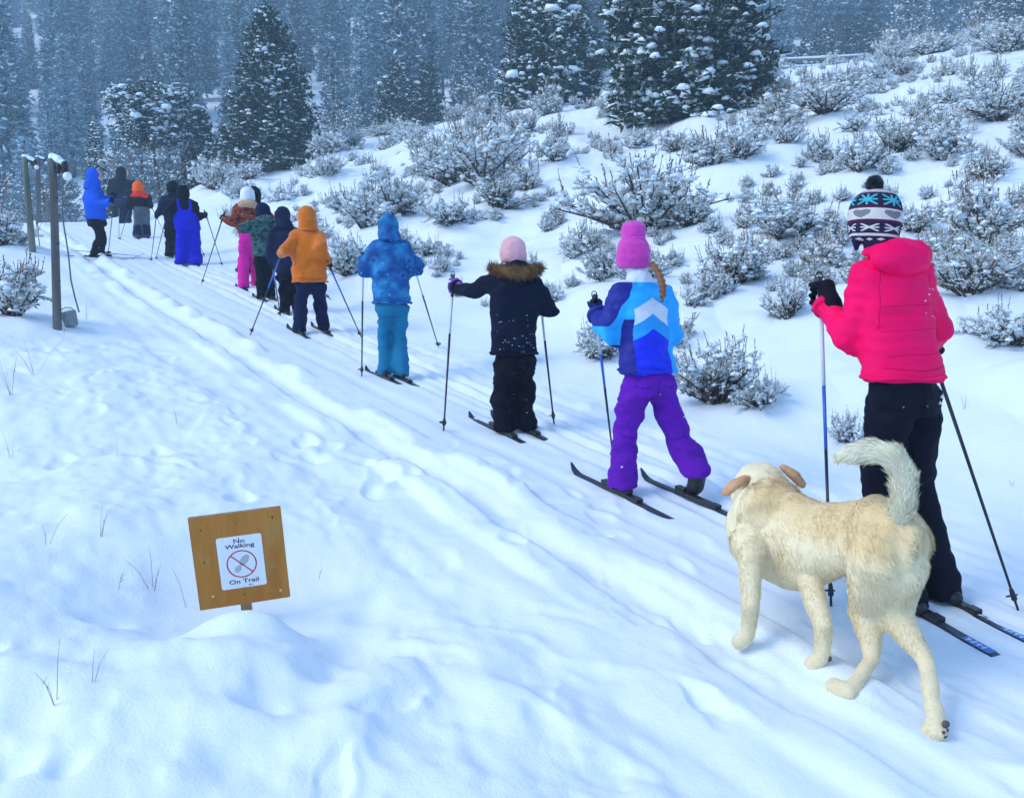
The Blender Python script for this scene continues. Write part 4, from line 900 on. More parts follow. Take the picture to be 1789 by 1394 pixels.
def person(sp):
    L, R = [hit0(f[0], f[1]) for f in sp['feet']]
    for q in (L, R): q[2] = float(zbase(q[0], q[1]))
    org = (L + R) / 2; D = org[1]; k = D / FPX; hd = math.radians(sp.get('heading', TRAIL - 12))
    Rz = np.array([[math.cos(hd), -math.sin(hd), 0], [math.sin(hd), math.cos(hd), 0], [0, 0, 1]])
    loc = lambda p: Rz.T @ (np.array(p) - org)
    wld = lambda p: org + Rz @ np.array(p)
    P = lambda px, py, dd=0: loc(W(px, py, D + dd))
    lean = sp.get('lean', .06)
    vox = sp.get('vox', max(.011, min(.022, k * 4.2)))
    hem, hip, neck, top = P(*sp['hem']), P(*sp['hip']), P(*sp['neck'], lean), P(*sp['top'], lean * 1.25)
    H = top[2]; seed = sp['seed']; X = np.array([1., 0, 0]); Y = np.array([0, 1., 0]); Zv = np.array([0, 0, 1.])
    sw, cw, ww, hw = [q * k / 2 for q in sp['w']]; dp = sp.get('depth', .66); hdw = sp['headw'] * k / 2; sr = sp['sr'] * k
    hc = top - np.array([0, 0, sp.get('hat_up', 0) * k + hdw * 1.12]); hc = hc + Y * .01
    # ---- body: one continuous figure under the clothes
    g = G(); shc = hem + (neck - hem) * .84; S_ = [shc - X * (sw - sr * .75), shc + X * (sw - sr * .75)]
    hips = [hip - X * hw * .42, hip + X * hw * .42]
    lf, rf = loc(L), loc(R); lf[2] += sp['feet'][0][2] * k; rf[2] += sp['feet'][1][2] * k
    ank = [lf + Zv * .075 * H / 1.4, rf + Zv * .075 * H / 1.4]
    knee = []
    for h_, a_, kh in zip(hips, ank, sp.get('knees', ((0, 1, 0), (0, 1, 0)))):
        Lg = np.linalg.norm(h_ - a_); knee.append(ik(h_, a_, Lg * .515, Lg * .515, kh))
    hands = []; elb = []
    for i, sd_ in enumerate(('handL', 'handR')):
        hs = sp.get(sd_)
        T = P(*hs) if hs else shc + X * (sw * (.8 if i else -.8)) + Y * .22 * H - Zv * .28 * H
        hands.append(T); eh = sp.get('elbows', ((-.35, -.4, -1), (.35, -.4, -1)))[i]
        wv = nrm(T - S_[i]); elb.append(ik(S_[i], T - wv * .02, .172 * H, .165 * H, eh))
    b = .8
    g.ell(hc, (hdw * .80, hdw * .98, hdw * 1.10), None, 18, 14); g.ell(hc + [0, hdw * .30, -hdw * .60], (hdw * .52, hdw * .55, hdw * .50), None, 14, 9)      # skull and jaw
    g.ell(hc + [0, hdw * .99, -hdw * .18], (hdw * .11, hdw * .17, hdw * .20), None, 10, 7); g.ell(hc + [0, hdw * .80, -hdw * .60], (hdw * .24, hdw * .09, hdw * .07), None, 10, 6); g.ell(hc + [0, hdw * .78, hdw * .18], (hdw * .5, hdw * .16, hdw * .10), None, 12, 6)
    for sx in (-1, 1): g.ell(hc + [sx * hdw * .80, -.02 * hdw, -hdw * .12], (hdw * .07, hdw * .15, hdw * .22), None, 8, 7)
    g.tube([hc - Zv * hdw * .5, neck, neck - Zv * .05 * H], [hdw * .45, hdw * .40, hdw * .40], 12)
    g.tube([neck - Zv * .03 * H, shc - Zv * .05 * H, (shc + hip) / 2, hip + Zv * .05 * H], [cw * .30, cw * .48, ww * .46, hw * .36], 14)
    for i in (0, 1):
        g.tube([shc, S_[i], elb[i], hands[i]], [sr * .6, sr * .55, sr * .42, sr * .34], 10); g.tube([hip + Zv * .03 * H, hips[i] - Zv * .02 * H, knee[i], ank[i], ank[i] - Zv * .04], [hw * .26, hw * .24, hw * .15, hw * .12, hw * .11], 10)
        if sp['feet'][i][2] < 4: ft = Y; g.tube([ank[i] - Zv * .045, ank[i] - Zv * .05 + ft * .055 * H], [.018, .015], 8)
    body = obj('person', remesh(g, 'person', M['skin'], max(.012, vox * .9), 2), None, org, hd); tag(body, sp['label'], 'person', 'skiers climbing the trail')
    for sx in (-1, 1):
        e = G(); e.ell(hc + [sx * hdw * .34, hdw * .85, -hdw * .02], (hdw * .11, hdw * .08, hdw * .09), None, 10, 7); obj('eye', e.mesh('eye', M['eye']), body)
    # ---- trousers
    tw_, kw_, cf = [q * k / 2 for q in sp['legs']]
    g = G(); crz = sp['crotch']; cr = P(hip_px := sp['hip'][0], crz)
    g.loft([[hem + (hip - hem) * f + np.array([math.cos(a) * hw * s * .95, math.sin(a) * hw * s * dp, z_ * H]) for a in np.linspace(0, 6.283, 20, endpoint=False)] for f, s, z_ in ((0, .5, .06), (0, .68, .03), (0, .90, -.004), (1, 1.0, 0), (1, .90, -.05))])
    for i in (0, 1):
        h_ = hips[i]; kn = knee[i]; an = ank[i]
        bt = an - Zv * (sp.get('tl', .060) * H / 1.4); fw = nrm(np.array([0, .3, -1.])) 
        g.tube([h_ + Zv * .01 * H, h_ * .62 + kn * .38, kn, kn * .5 + an * .5, bt + Zv * .03 * H, bt], [tw_, tw_ * .98, kw_, (kw_ + cf) / 2 * 1.0, cf, cf * 1.02], 16, cap=False)
    wr = sp.get('wrinkle', .011); fz = 1 / max(.05, .055 * H)
    def crease(p, sd):
        a = vnoise(p[:, 0] * fz * .8 + p[:, 2] * fz * .9, p[:, 1] * fz * .8, p[:, 2] * fz * 1.5, seed + 40 + sd); b_ = vnoise(p[:, 0] * fz * 1.0 - p[:, 2] * fz * 1.1, p[:, 1] * fz * 1.0, p[:, 2] * fz * 1.2, seed + 60 + sd)
        return np.clip(1 - np.abs(a) / .13, 0, 1) * .9 + np.clip(1 - np.abs(b_) / .10, 0, 1) * .7
    def folds(amp, fx=.55, sd=0):
        return lambda p: amp * (-.55 * crease(p, sd) + 1.2 * vnoise(p[:, 0] * fz * fx + .8 * p[:, 2] * fz * .3, p[:, 1] * fz * fx, p[:, 2] * fz, seed + sd) + .7 * vnoise(p[:, 0] * fz * 1.3 + p[:, 2] * fz * .5, p[:, 1] * fz * 1.3, p[:, 2] * fz * 2.4, seed + 3 + sd) - .8 * np.maximum(0, vnoise(p[:, 0] * fz * .7 - p[:, 2] * fz * .8, p[:, 1] * fz * .7, p[:, 2] * fz * 1.7, seed + 5 + sd) - .25))
    tr = obj('trousers', remesh(g, 'trousers', M[sp['pants']], vox, 3, folds(wr * sp.get('pw', 1.0), .5, 1)), body)
    if 'shin' in sp:
        for i in (0, 1):
            q = G(); a_ = knee[i] * .8 + ank[i] * .2; q.tube([a_, (a_ + ank[i]) / 2, ank[i] - Zv * .03], [kw_ * 1.06, cf * 1.08, cf * 1.08], 14, cap=False); obj('trouser_shin', remesh(q, 'shin', M[sp['shin']], vox, 2, folds(wr, .5, 1)), body)
    # ---- boots
    for i in (0, 1):
        q = G(); an = ank[i] - Zv * .075 * H / 1.4; bl = .135 * H; lift = sp['feet'][i][2] > 4
        up = np.array([0, .0, 1.]); fw = Y.copy()
        if lift: fw = nrm(np.array([0, .72, -.72])); up = nrm(np.array([0, .55, .8]))
        q.tube([an + fw * bl * -.28 + up * .032, an + fw * bl * .25 + up * .030, an + fw * bl * .72 + up * .024], [.029 * H / 1.35, .031 * H / 1.35, .025 * H / 1.35], 12, flat=(up, .85)); q.tube([an - fw * bl * .06 + up * .05, an - fw * bl * .02 + up * .10 * H / 1.4], [.029 * H / 1.35, .026 * H / 1.35], 12)
        if lift:
            q = G(); T_ = (lf, rf)[i].copy(); T_[2] -= sp['feet'][i][2] * k; A0 = ank[i]; q.tube([A0 + Zv * .05, A0 - Y * .025 - Zv * .02, A0 * .45 + T_ * .55 - Y * .012, T_ + Zv * .03 + Y * .03], [.040, .045, .042, .034], 14)
        bo = obj('boot', remesh(q, 'boot', M['boot'], max(.008, vox * .8), 2), body)
        if lift:
            q = G(); pts = (ank[i] + T_) / 2 + np.array([0, -.045, 0])
            pv_, pf_ = pads(np.array([pts + np.random.default_rng(seed * 10 + e + 50 * i).normal(0, .028, 3) * [.6, .3, 1.2] for e in range(5)]), .007, .006, np.random.default_rng(seed + i)); obj('snow_load', mesh_from('snow', pv_, pf_, M['snowcap']), bo)
    # ---- jacket
    g = G(); rings = []
    for f, wd in sp.get('prof', ((-.02, hw * .97), (.02, hw), (.15, (hw + ww) / 2), (.34, ww), (.62, cw), (.80, sw * .94), (.90, sw * .70), (.97, hdw * .80), (1.02, hdw * .74))):
        c = hem + (neck - hem) * f; dd = wd * dp * (1.0 if f < .8 else 1.05)
        rings.append([c + np.array([math.copysign(abs(math.cos(a)) ** .85, math.cos(a)) * wd, math.copysign(abs(math.sin(a)) ** .9, math.sin(a)) * dd, 0]) for a in np.linspace(0, 6.283, 26, endpoint=False)])
    for f, wd in ((.0, .72), (.55, .68)):
        c = neck + (hc - neck) * f; rings.append([c + np.array([math.cos(a) * wd * hdw, math.sin(a) * wd * hdw, 0]) for a in np.linspace(0, 6.283, 26, endpoint=False)])
    g.loft(rings)
    for i in (0, 1):
        hv = nrm(hands[i] - elb[i]); end = hands[i] - hv * sp.get('cuff', .045)
        g.tube([shc + (S_[i] - shc) * .6 + Zv * sr * .1, S_[i], S_[i] * .55 + elb[i] * .45, elb[i], elb[i] * .5 + end * .5, end], [sr * .95, sr * 1.06, sr, sr * .98, sr * .86, sr * .70], 16, cap=True)
    if sp.get('collar'): g.tube([neck - Zv * .02 * H, neck + Zv * sp['collar'] * k], [hdw * .86, hdw * .78], 18, cap=False)
    def jd(p):
        d = folds(wr)(p)
        if 'quilt' in sp: d = d * .8 + .0034 * np.abs(np.sin((p[:, 2] + .012 * vnoise(p[:, 0] * 9, p[:, 1] * 9, 0, 5)) * math.pi / sp['quilt'])) - .002
        if 'plush' in sp: d = d + sp['plush'] * vnoise(p[:, 0] * 70, p[:, 1] * 70, p[:, 2] * 70, seed)
        return d
    jk = obj('jacket', remesh(g, 'jacket', M[sp['jacket']], vox, 3, jd), body)
    if D < 9.5:                        # hem and cuff bands
        c = hem + (neck - hem) * .008; A_ = np.linspace(0, 6.2832, 33)
        q = G(); q.tube([c + np.array([math.copysign(abs(math.cos(a)) ** .85, math.cos(a)) * hw * 1.0, math.copysign(abs(math.sin(a)) ** .9, math.sin(a)) * hw * dp, .004 * math.sin(a * 5)]) for a in A_], [.0075] * 33, 7, cap=False); obj('hem', q.mesh('hem', M[sp['jacket']]), body)
        for i in (0, 1):
            hv = nrm(hands[i] - elb[i]); end = hands[i] - hv * sp.get('cuff', .045); q = G(); q.tube([end - hv * .012, end + hv * .012], [sr * .80, sr * .78], 16, cap=False); obj('cuff', q.mesh('cuff', M[sp['jacket']]), body)
    # ---- gloves and poles
    for i, sd_ in enumerate(('poleL', 'poleR')):
        tipn = sp.get(sd_); hv = nrm(elb[i] - hands[i])
        if tipn:
            tp = hit0(*tipn[:2]) if len(tipn) == 2 else W(*tipn); tp[2] = gz(tp[0], tp[1]) + .0; ax_ = nrm(wld(hands[i]) - tp); axl = Rz.T @ ax_
            pole(tp, wld(hands[i]), sp['plab'][i], sp.get('pcolR', sp['pcol']) if i else sp['pcol'], r=sp.get('pr', .0078), over=.07)
        else: axl = np.array([0, .3, 1.])
        gl = sp.get('glove', 'glove_black')
        glove(hands[i], axl, hv, sp.get('gr', .040 * H / 1.45), 'glove', gl, max(.0055, min(.014, k * 2.6)), body, sp.get('mitten', False))
    # ---- head cover
    hp = sp['hat']; hm = M[sp['hatm']]
    if hp == 'hood':
        q = G(); hb = neck + (hc - neck) * .1
        q.ell(hc + [0, -hdw * .16, hdw * .05], (hdw * 1.0, hdw * 1.02, hdw * 1.16), None, 20, 14); q.ell(hc + [0, -hdw * .10, -hdw * .55], (hdw * .95, hdw * .92, hdw * .8), None, 18, 10); q.ell(hc + [0, -hdw * .35, hdw * .55], (hdw * .5, hdw * .6, hdw * .55), None, 14, 9)
        q.tube([hb + [0, -.015, -hdw * .55], hb + [0, -.015, hdw * .1], hb + [0, -.015, hdw * .6]], [hdw * 1.15, hdw * 1.0, hdw * .9], 18, cap=False)
        obj('hood', remesh(q, 'hood', hm, vox * .8, 3, folds(wr * .8, .5, 9)), body)
    elif hp == 'beanie':
        q = G(); rr = [(-.78, .86), (-.72, .93), (-.45, 1.0), (-.12, 1.04), (-.08, 1.0), (.2, 1.0), (.55, .93), (.85, .72)] + sp.get('hat_top', [(1.05, .42), (1.12, .15)])
        q.loft([[hc + np.array([math.cos(a) * hdw * r_, math.sin(a) * hdw * r_ * 1.08 - .04 * hdw + sp.get('hat_back', 0) * hdw * max(0, z_ - .8), z_ * hdw * 1.08]) for a in np.linspace(0, 6.283, 26, endpoint=False)] for z_, r_ in rr])
        obj('hat', remesh(q, 'hat', hm, max(.006, vox * .7), 2, lambda p: .003 * vnoise(p[:, 0] * 30, p[:, 1] * 30, p[:, 2] * 60, seed)), body)
    if 'hooddown' in sp:
        q = G(); hh = sp['hooddown']; c = neck + [0, -hdw * .75, -hdw * .25]
        q.ell(c, (hdw * 1.15 * hh, hdw * .62, hdw * .62 * hh), None, 20, 10); q.tube([neck + [-hdw * .85 * hh, hdw * .1, hdw * .10], c + [-hdw * .75 * hh, 0, hdw * .25], c + [0, -hdw * .2, hdw * .30], c + [hdw * .75 * hh, 0, hdw * .25], neck + [hdw * .85 * hh, hdw * .1, hdw * .10]], [hdw * .28, hdw * .33, hdw * .36, hdw * .33, hdw * .28], 12)
        obj('hood', remesh(q, 'hood', M[sp.get('hoodm', sp['jacket'])], vox, 3, folds(wr, .5, 4)), body)
    # ---- skis
    if sp.get('skis', True):
        for i in (0, 1):
            f = (L, R)[i].copy(); hdg = sp.get('skihead', TRAIL)
            ln = sp.get('skilen', .52 * H); bk = sp.get('skiback', .42) * ln
            if 'skifoot' in sp: f = hit0(*sp['skifoot'][i])
            fx, fy = -math.sin(math.radians(hdg)), math.cos(math.radians(hdg)); e1 = f[:2] + np.array([fx, fy]) * ln * .35; e0 = f[:2] - np.array([fx, fy]) * ln * .35
            zs_ = [gz(*e0), gz(*f[:2]), gz(*e1)]; pt = math.atan2(zs_[2] - zs_[0], ln * .7); f[2] = max(zs_[1], (zs_[0] + zs_[2]) / 2) - .004
            ski(f, hdg, ln, bk, sp['slab'][i], pt, tail_label=sp.get('tail', False))
    return dict(body=body, hc=hc, hdw=hdw, neck=neck, hem=hem, k=k, D=D, H=H, loc=loc, P=P, jacket=jk, trousers=tr, rz=hd, vox=vox, hands=hands, elb=elb)

# fabrics
def knit(name, c):
    m = Mat(name, .92, .05); x, y, z = m.xyz(); row = (z * 520.0).f('SINE'); st_ = m.noise(110, 2, (1, 1, .35)); n = m.noise(9, 4)
    m.color(m.ramp(n * .7 + st_ * .3, [(.3, tuple(q * .80 for q in c)), (.7, tuple(min(1, q * 1.12) for q in c))])); m.bump(st_ + row * .18, .8, .004); m.b.inputs['Sheen Weight'].default_value = .25; M[name] = m.m
F('fab_pink', (.96, .001, .115), var=.10, rough=.62); F('fab_black', (.004, .005, .013), flakes=.26); F('fab_ink', (.003, .003, .009), flakes=.27); F('fab_purple', (.125, .010, .38), var=.18)
F('fab_teal', (.012, .17, .32), var=.12); F('fab_orange', (.62, .145, .003), var=.16, sheen=.3, weave=120); F('fab_navy', (.006, .009, .045)); F('fab_navy2', (.008, .011, .042), var=.3); F('fab_royal', (.006, .010, .48), var=.15)
F('fab_magenta', (.66, .012, .30), var=.12); F('fab_blue', (.010, .10, .62), var=.14); F('fab_grey', (.085, .10, .125), var=.2); knit('fab_fuchsia', (.62, .055, .40)); knit('fab_rose', (.80, .42, .46))
F('fab_white', (.74, .74, .82), weave=160); F('fab_red', (.72, .03, .012), var=.15); F('fab_hiviz', (.95, .13, .01), var=.1); F('fab_tan', (.55, .33, .20), var=.2); F('fab_deepnavy', (.004, .006, .022), flakes=.25)
def camo(name, cols, sc=14):
    m = Mat(name, .8, .2); m.color(m.ramp(m.noise(sc, 2), [(p, c) for p, c in cols], 'CONSTANT')); m.bump(m.noise(200, 2), .2, .002); M[name] = m.m
camo('fab_camo', [(0, (.012, .03, .035)), (.44, (.03, .085, .085)), (.53, (.075, .14, .13)), (.6, (.02, .045, .05))], 16)
camo('fab_rust', [(0, (.06, .006, .008)), (.42, (.17, .02, .012)), (.52, (.32, .09, .02)), (.57, (.10, .02, .012)), (.66, (.45, .18, .05))], 20)
def flower_mat():
    m = Mat('fab_flower_blue', .7, .25)
    n = m.noise(9, 3); col = m.ramp(n, [(.32, (.003, .035, .16)), (.48, (.006, .09, .31)), (.68, (.02, .23, .46))])
    d = m.voronoi(7.5); ring = (d * 7.0).f('SINE').gt(.86) * d.lt(.62); col = m.mix(ring * .2, col, (.05, .34, .75)); d2 = m.voronoi(16); col = m.mix(d2.lt(.16) * .5, col, (.05, .45, .75))
    m.color(col); m.bump(m.noise(220, 2), .25, .002); M['fab_flower'] = m.m
flower_mat()
GR = [(.55, 'pole_black'), (.78, 'pole_blue'), (1, 'pole_white')]; GK = [(.7, 'pole_black'), (1, 'pole_white')]; GD = [(1, 'pole_green')]; GB = [(.6, 'pole_black'), (1, 'pole_blue')]
def lb(d): return [f'ski pole in the left hand of the {d}', f'ski pole in the right hand of the {d}'], [f'left ski under the {d}', f'right ski under the {d}']

# pattern of the two nearest children and the grown-up are set after their local sizes are known
def chevron_mat(k, z0, xa, xp, xs, xr, xq):
    """xa chevron apex, xp edge of the navy side panel, xs shoulder stripe, xr sleeve edge (local metres)"""
    m = Mat('fab_chevron', .6, .3); x, y, z = m.xyz(); zz = (z - z0) / k; v = zz + ((x - xa) / k).abs() * .62        # px above the hem, chevron bands
    cyan, navy, royal, white = (.012, .40, .90), (.008, .014, .24), (.005, .025, .72), (.66, .72, .82)
    col = m.mix(v.gt(74), royal, (.012, .33, .78)); col = m.mix(v.gt(100), col, white); col = m.mix(v.gt(128), col, cyan)
    side = x.lt(xp); col = m.mix(side, col, cyan); col = m.mix(side * zz.lt(90) * x.gt(xr), col, navy)
    col = m.mix(side * zz.lt(46), col, navy); col = m.mix((x - (zz - 118) * (.65 * k)).lt(xs) * zz.gt(78), col, navy)
    col = m.mix(x.gt(xq), col, cyan); col = m.mix(zz.gt(154), col, white)
    var = m.noise(5, 3); m.color(m.mix(var.gt(.62) * .12, col, (.01, .05, .3))); m.bump(m.noise(240, 2), .2, .002); M['fab_chevron'] = m.m

if True:
    pl, sl = lb('grown skier in the hot pink jacket'); C = [(.52, 'pole_black'), (.74, 'pole_blue'), (1, 'pole_white')]
    adult = person(dict(seed=1, label='skier in a hot pink puffy jacket, black trousers and knitted pompom hat, nearest the camera', feet=[(1583, 1068, 0), (1645, 1050, 0)], hem=(1578, 660), hip=(1582, 690), neck=(1555, 442), top=(1533, 332), w=(142, 150, 146, 158), headw=88, sr=32,
        legs=(80, 72, 68), crotch=790, jacket='fab_pink', pants='fab_black', hat='', hatm='fab_navy', handL=(1434, 520, .26), handR=(1622, 600, .40), elbows=((-.15, -.7, -1), (.25, -.6, -1)), poleL=(1452, 1062), poleR=(1779, 1066), plab=pl, slab=sl, pcol=C, pcolR=[(1, 'pole_black')], pr=.0072, gr=.043, quilt=.046, heading=20, lean=.05,
        skilen=1.15, skiback=.315, tail=True, skihead=22, collar=14, skifoot=[(1588, 1066), (1652, 1050)], wrinkle=.009, hooddown=1.25, cuff=.05, depth=.6, vox=.011))
    f1_, f2_ = hit0(1088, 866), hit0(1212, 872); oo = (f1_ + f2_) / 2; kq = oo[1] / FPX; hq = math.radians(22)
    lx = lambda px, py, dd: (W(px, py, oo[1] + dd) - oo) @ np.array([math.cos(hq), math.sin(hq), 0])
    chevron_mat(kq, W(1132, 648, oo[1])[2] - oo[2], lx(1143, 545, -.07), lx(1104, 600, -.06), lx(1078, 530, 0.0), lx(1079, 600, -.02), lx(1172, 560, -.03))
    pl, sl = lb('purple-trousered child'); 
    girl = person(dict(seed=2, label='child in a blue and cyan chevron jacket, purple trousers and fuchsia beanie, mid-stride', feet=[(1088, 866, 0), (1212, 872, 26)], hem=(1132, 648), hip=(1135, 668), neck=(1118, 487), top=(1108, 392), w=(116, 108, 102, 108), headw=58, sr=25,
        legs=(55, 49, 54), crotch=720, jacket='fab_chevron', pants='fab_purple', hat='beanie', hatm='fab_fuchsia', hat_up=20, hat_top=[(1.0, .70), (1.15, .74), (1.4, .78), (1.65, .68), (1.82, .4), (1.88, .15)], handL=(1040, 540, .14), handR=(1160, 585, .30), elbows=((-.25, -.7, -1), (.08, -.3, -1)),
        poleL=(1072, 800), plab=pl, slab=sl, pcol=GR, gr=.036, heading=22, skilen=.8, collar=12, skifoot=[(1085, 866), (1218, 880)], skiback=.47, knees=((0, 1, 0), (.1, .6, 0)), glove='glove_navy', wrinkle=.012, tl=.03))
    pl, sl = lb('child with the fur-trimmed hood')
    bean = person(dict(seed=3, label='child in a navy parka with brown fur hood trim, black trousers and pale pink beanie', feet=[(878, 756, 0), (918, 752, 0)], hem=(898, 618), hip=(898, 632), neck=(900, 470), top=(897, 412), w=(92, 88, 84, 84), headw=46, sr=17, hat_up=2,
        legs=(41, 39, 40), crotch=660, jacket='fab_deepnavy', pants='fab_ink', hat='beanie', hatm='fab_rose', handL=(791, 500, .32), handR=(943, 517, .26), elbows=((-.2, -.3, -1), (.5, -.4, -1)), poleL=(775, 754), poleR=(968, 746), plab=pl, slab=sl, pcol=GK, gr=.034, heading=14, skilen=.66, skiback=.36, glove='glove_purple', hooddown=1.3, wrinkle=.011, pw=1.4))
    pl, sl = lb('child in the blue snowsuit')
    blue = person(dict(seed=4, label='child in a blue flower-patterned hooded jacket and teal trousers', feet=[(672, 660, 0), (703, 662, 0)], hem=(685, 530), hip=(686, 540), neck=(680, 415), top=(677, 374), w=(66, 66, 66, 68), headw=38, sr=15, legs=(25, 23, 26), crotch=575, jacket='fab_flower', pants='fab_teal', hat='hood', hatm='fab_flower',
        handL=(634, 458, .22), handR=(722, 462, .26), elbows=((-.5, -.3, -1), (.7, -.2, -1)), poleL=(632, 657), poleR=(766, 607), plab=pl, slab=sl, pcol=GK, heading=14, glove='fab_flower', gr=.038, mitten=True))
    pl, sl = lb('child in the orange coat')
    orange = person(dict(seed=5, label='child in a plush orange hooded coat and dark navy trousers', feet=[(523, 584, 0), (566, 579, 0)], hem=(542, 493), hip=(543, 500), neck=(538, 398), top=(536, 360), w=(54, 60, 60, 61), headw=33, sr=12, legs=(25, 23, 24), crotch=515, jacket='fab_orange', pants='fab_navy', hat='hood', hatm='fab_orange', plush=.006,
        handL=(492, 443, .1), handR=(574, 462, .05), elbows=((-.8, -.4, -.9), (.25, -.5, -1)), poleL=(437, 585), poleR=(632, 588), plab=pl, slab=sl, pcol=GB, heading=16))
    pl, sl = lb('child in the dark navy hooded coat')
    person(dict(seed=6, label='child in a dark navy hooded coat, half hidden behind the orange coat', feet=[(497, 548, 0), (520, 546, 0)], hem=(508, 478), hip=(508, 486), neck=(497, 394), top=(493, 362), w=(54, 50, 52, 54), headw=29, sr=10.5, legs=(21, 19, 19), crotch=495, jacket='fab_navy2', pants='fab_ink', hat='hood', hatm='fab_navy2', handL=(477, 468, .05), handR=(535, 450, .12), poleL=(490, 551), plab=pl, slab=sl, pcol=GB))
    pl, sl = lb('child in the camouflage jacket')
    person(dict(seed=7, label='child in a green camouflage jacket and black trousers', feet=[(456, 524, 0), (473, 523, 0)], hem=(463, 448), hip=(463, 456), neck=(462, 382), top=(459, 355), w=(48, 46, 44, 44), headw=26, sr=10, legs=(18, 16, 16), crotch=465, jacket='fab_camo', pants='fab_ink', hat='beanie', hatm='fab_navy', hooddown=1.1, handL=(432, 402, .08), handR=(482, 420, .15), elbows=((-1, -.4, -.4), (.7, -.5, -.8)), poleR=(578, 545, 11.0), plab=pl, slab=sl, pcol=GD))
    pl, sl = lb('child in magenta trousers')
    person(dict(seed=8, label='child in a rust patterned jacket with tan hood, magenta trousers and white hat', feet=[(426, 505, 0), (449, 501, 0)], hem=(435, 408), hip=(436, 416), neck=(433, 357), top=(432, 327), w=(50, 46, 42, 42), headw=25, sr=9.5, legs=(20, 18, 20), crotch=432, jacket='fab_rust', pants='fab_magenta', hat='beanie', hatm='fab_white', hooddown=1.2, hoodm='fab_tan', handL=(389, 381, .0), handR=(458, 400, .15), elbows=((-.2, -.4, -1), (.7, -.5, -.8)), poleL=(352, 497), plab=pl, slab=sl, pcol=GD))
    pl, sl = lb('hidden child ahead of the white hat')
    person(dict(seed=9, label='dark-hooded child nearly hidden ahead of the white hat', feet=[(424, 480, 0), (443, 479, 0)], hem=(442, 405), hip=(440, 412), neck=(444, 352), top=(444, 326), w=(40, 38, 36, 36), headw=24, sr=8, legs=(20, 18, 18), crotch=425, jacket='fab_navy2', pants='fab_ink', hat='hood', hatm='fab_ink', plab=pl, slab=sl, pcol=GD, skis=True))
    pl, sl = lb('child in royal blue bib trousers')
    bib = person(dict(seed=10, label='child in royal blue bib trousers over a black jacket, arms spread', feet=[(317, 463, 0), (343, 463, 0)], hem=(327, 392), hip=(328, 402), neck=(321, 350), top=(319, 324), w=(42, 40, 38, 40), headw=22, sr=8, legs=(22, 21, 24), crotch=425, jacket='fab_ink', pants='fab_royal', hat='beanie', hatm='fab_ink', handL=(290, 380, .05), handR=(360, 376, .05), elbows=((-.6, -.3, -.8), (.6, -.3, -.8)), poleL=(272, 452), poleR=(389, 466), plab=pl, slab=sl, pcol=GD))
    pl, sl = lb('skier just behind the royal blue bib')
    person(dict(seed=11, label='skier in a dark grey-navy jacket just ahead of the royal blue bib', feet=[(296, 449, 0), (309, 447, 0)], hem=(303, 390), hip=(303, 396), neck=(302, 342), top=(301, 317), w=(40, 38, 32, 30), headw=20, sr=7.5, legs=(17, 15, 15), crotch=402, jacket='fab_navy2', pants='fab_ink', hat='beanie', hatm='fab_ink', handL=(273, 378, .0), handR=(325, 380, .1), poleL=(264, 456), poleR=(358, 450), plab=pl, slab=sl, pcol=GD))
    pl, sl = lb('child in the orange hat')
    person(dict(seed=12, label='child in a bright orange hat with red hood, black jacket and grey trousers', feet=[(240, 417, 0), (256, 416, 0)], hem=(247, 362), hip=(247, 368), neck=(244, 341), top=(241, 317), w=(34, 34, 30, 28), headw=19, sr=6.5, legs=(15, 14, 14), crotch=378, jacket='fab_ink', pants='fab_grey', hat='beanie', hatm='fab_hiviz', hooddown=1.4, hoodm='fab_red', handL=(226, 366, .1), handR=(264, 360, .05), poleR=(288, 409), poleL=(209, 420), plab=pl, slab=sl, pcol=GD, shin='fab_navy'))
    pl, sl = lb('crouching child near the crest')
    person(dict(seed=13, label='child in a blue-grey jacket bending forward near the crest', feet=[(213, 391, 0), (224, 390, 0)], hem=(219, 357), hip=(219, 362), neck=(219, 344), top=(222, 331), w=(28, 27, 25, 24), headw=13, sr=5.5, legs=(12, 11, 11), crotch=368, jacket='fab_navy2', pants='fab_navy', hat='hood', hatm='fab_navy', handL=(208, 364, .0), handR=(236, 362, .0), poleL=(208, 418), plab=pl, slab=sl, pcol=GD, lean=.35, skis=True))
    pl, sl = lb('tall black-clad skier at the front')
    person(dict(seed=14, label='tall black-clad skier at the front of the line by the crest', feet=[(203, 381, 0), (215, 381, 0)], hem=(210, 345), hip=(210, 348), neck=(211, 315), top=(211, 292), w=(36, 34, 30, 28), headw=18, sr=6.5, legs=(14, 12, 12), crotch=352, jacket='fab_ink', pants='fab_ink', hat='hood', hatm='fab_ink', handL=(192, 350, .2), handR=(234, 318, .1), plab=pl, slab=sl, pcol=GD, skis=False))
    pl, sl = lb('skier in the long blue coat')
    coat = person(dict(seed=15, label='standing skier in a long bright blue hooded coat and slim black trousers, facing right', feet=[(178, 449, 0), (163, 451, 0)], hem=(168, 384), hip=(169, 388), neck=(163, 326), top=(163, 293), w=(36, 42, 40, 40), headw=26, sr=8.5, legs=(17, 13, 12), crotch=398, jacket='fab_blue', pants='fab_ink', hat='hood', hatm='fab_blue', heading=-68, lean=.0, depth=.85,
        handL=(200, 342, .15), handR=(196, 350, -.2), elbows=((-.1, .2, -1), (.1, .2, -1)), poleL=(186, 395, 15.8), plab=pl, slab=sl, pcol=GD, skis=True, skihead=-75, skilen=1.2))

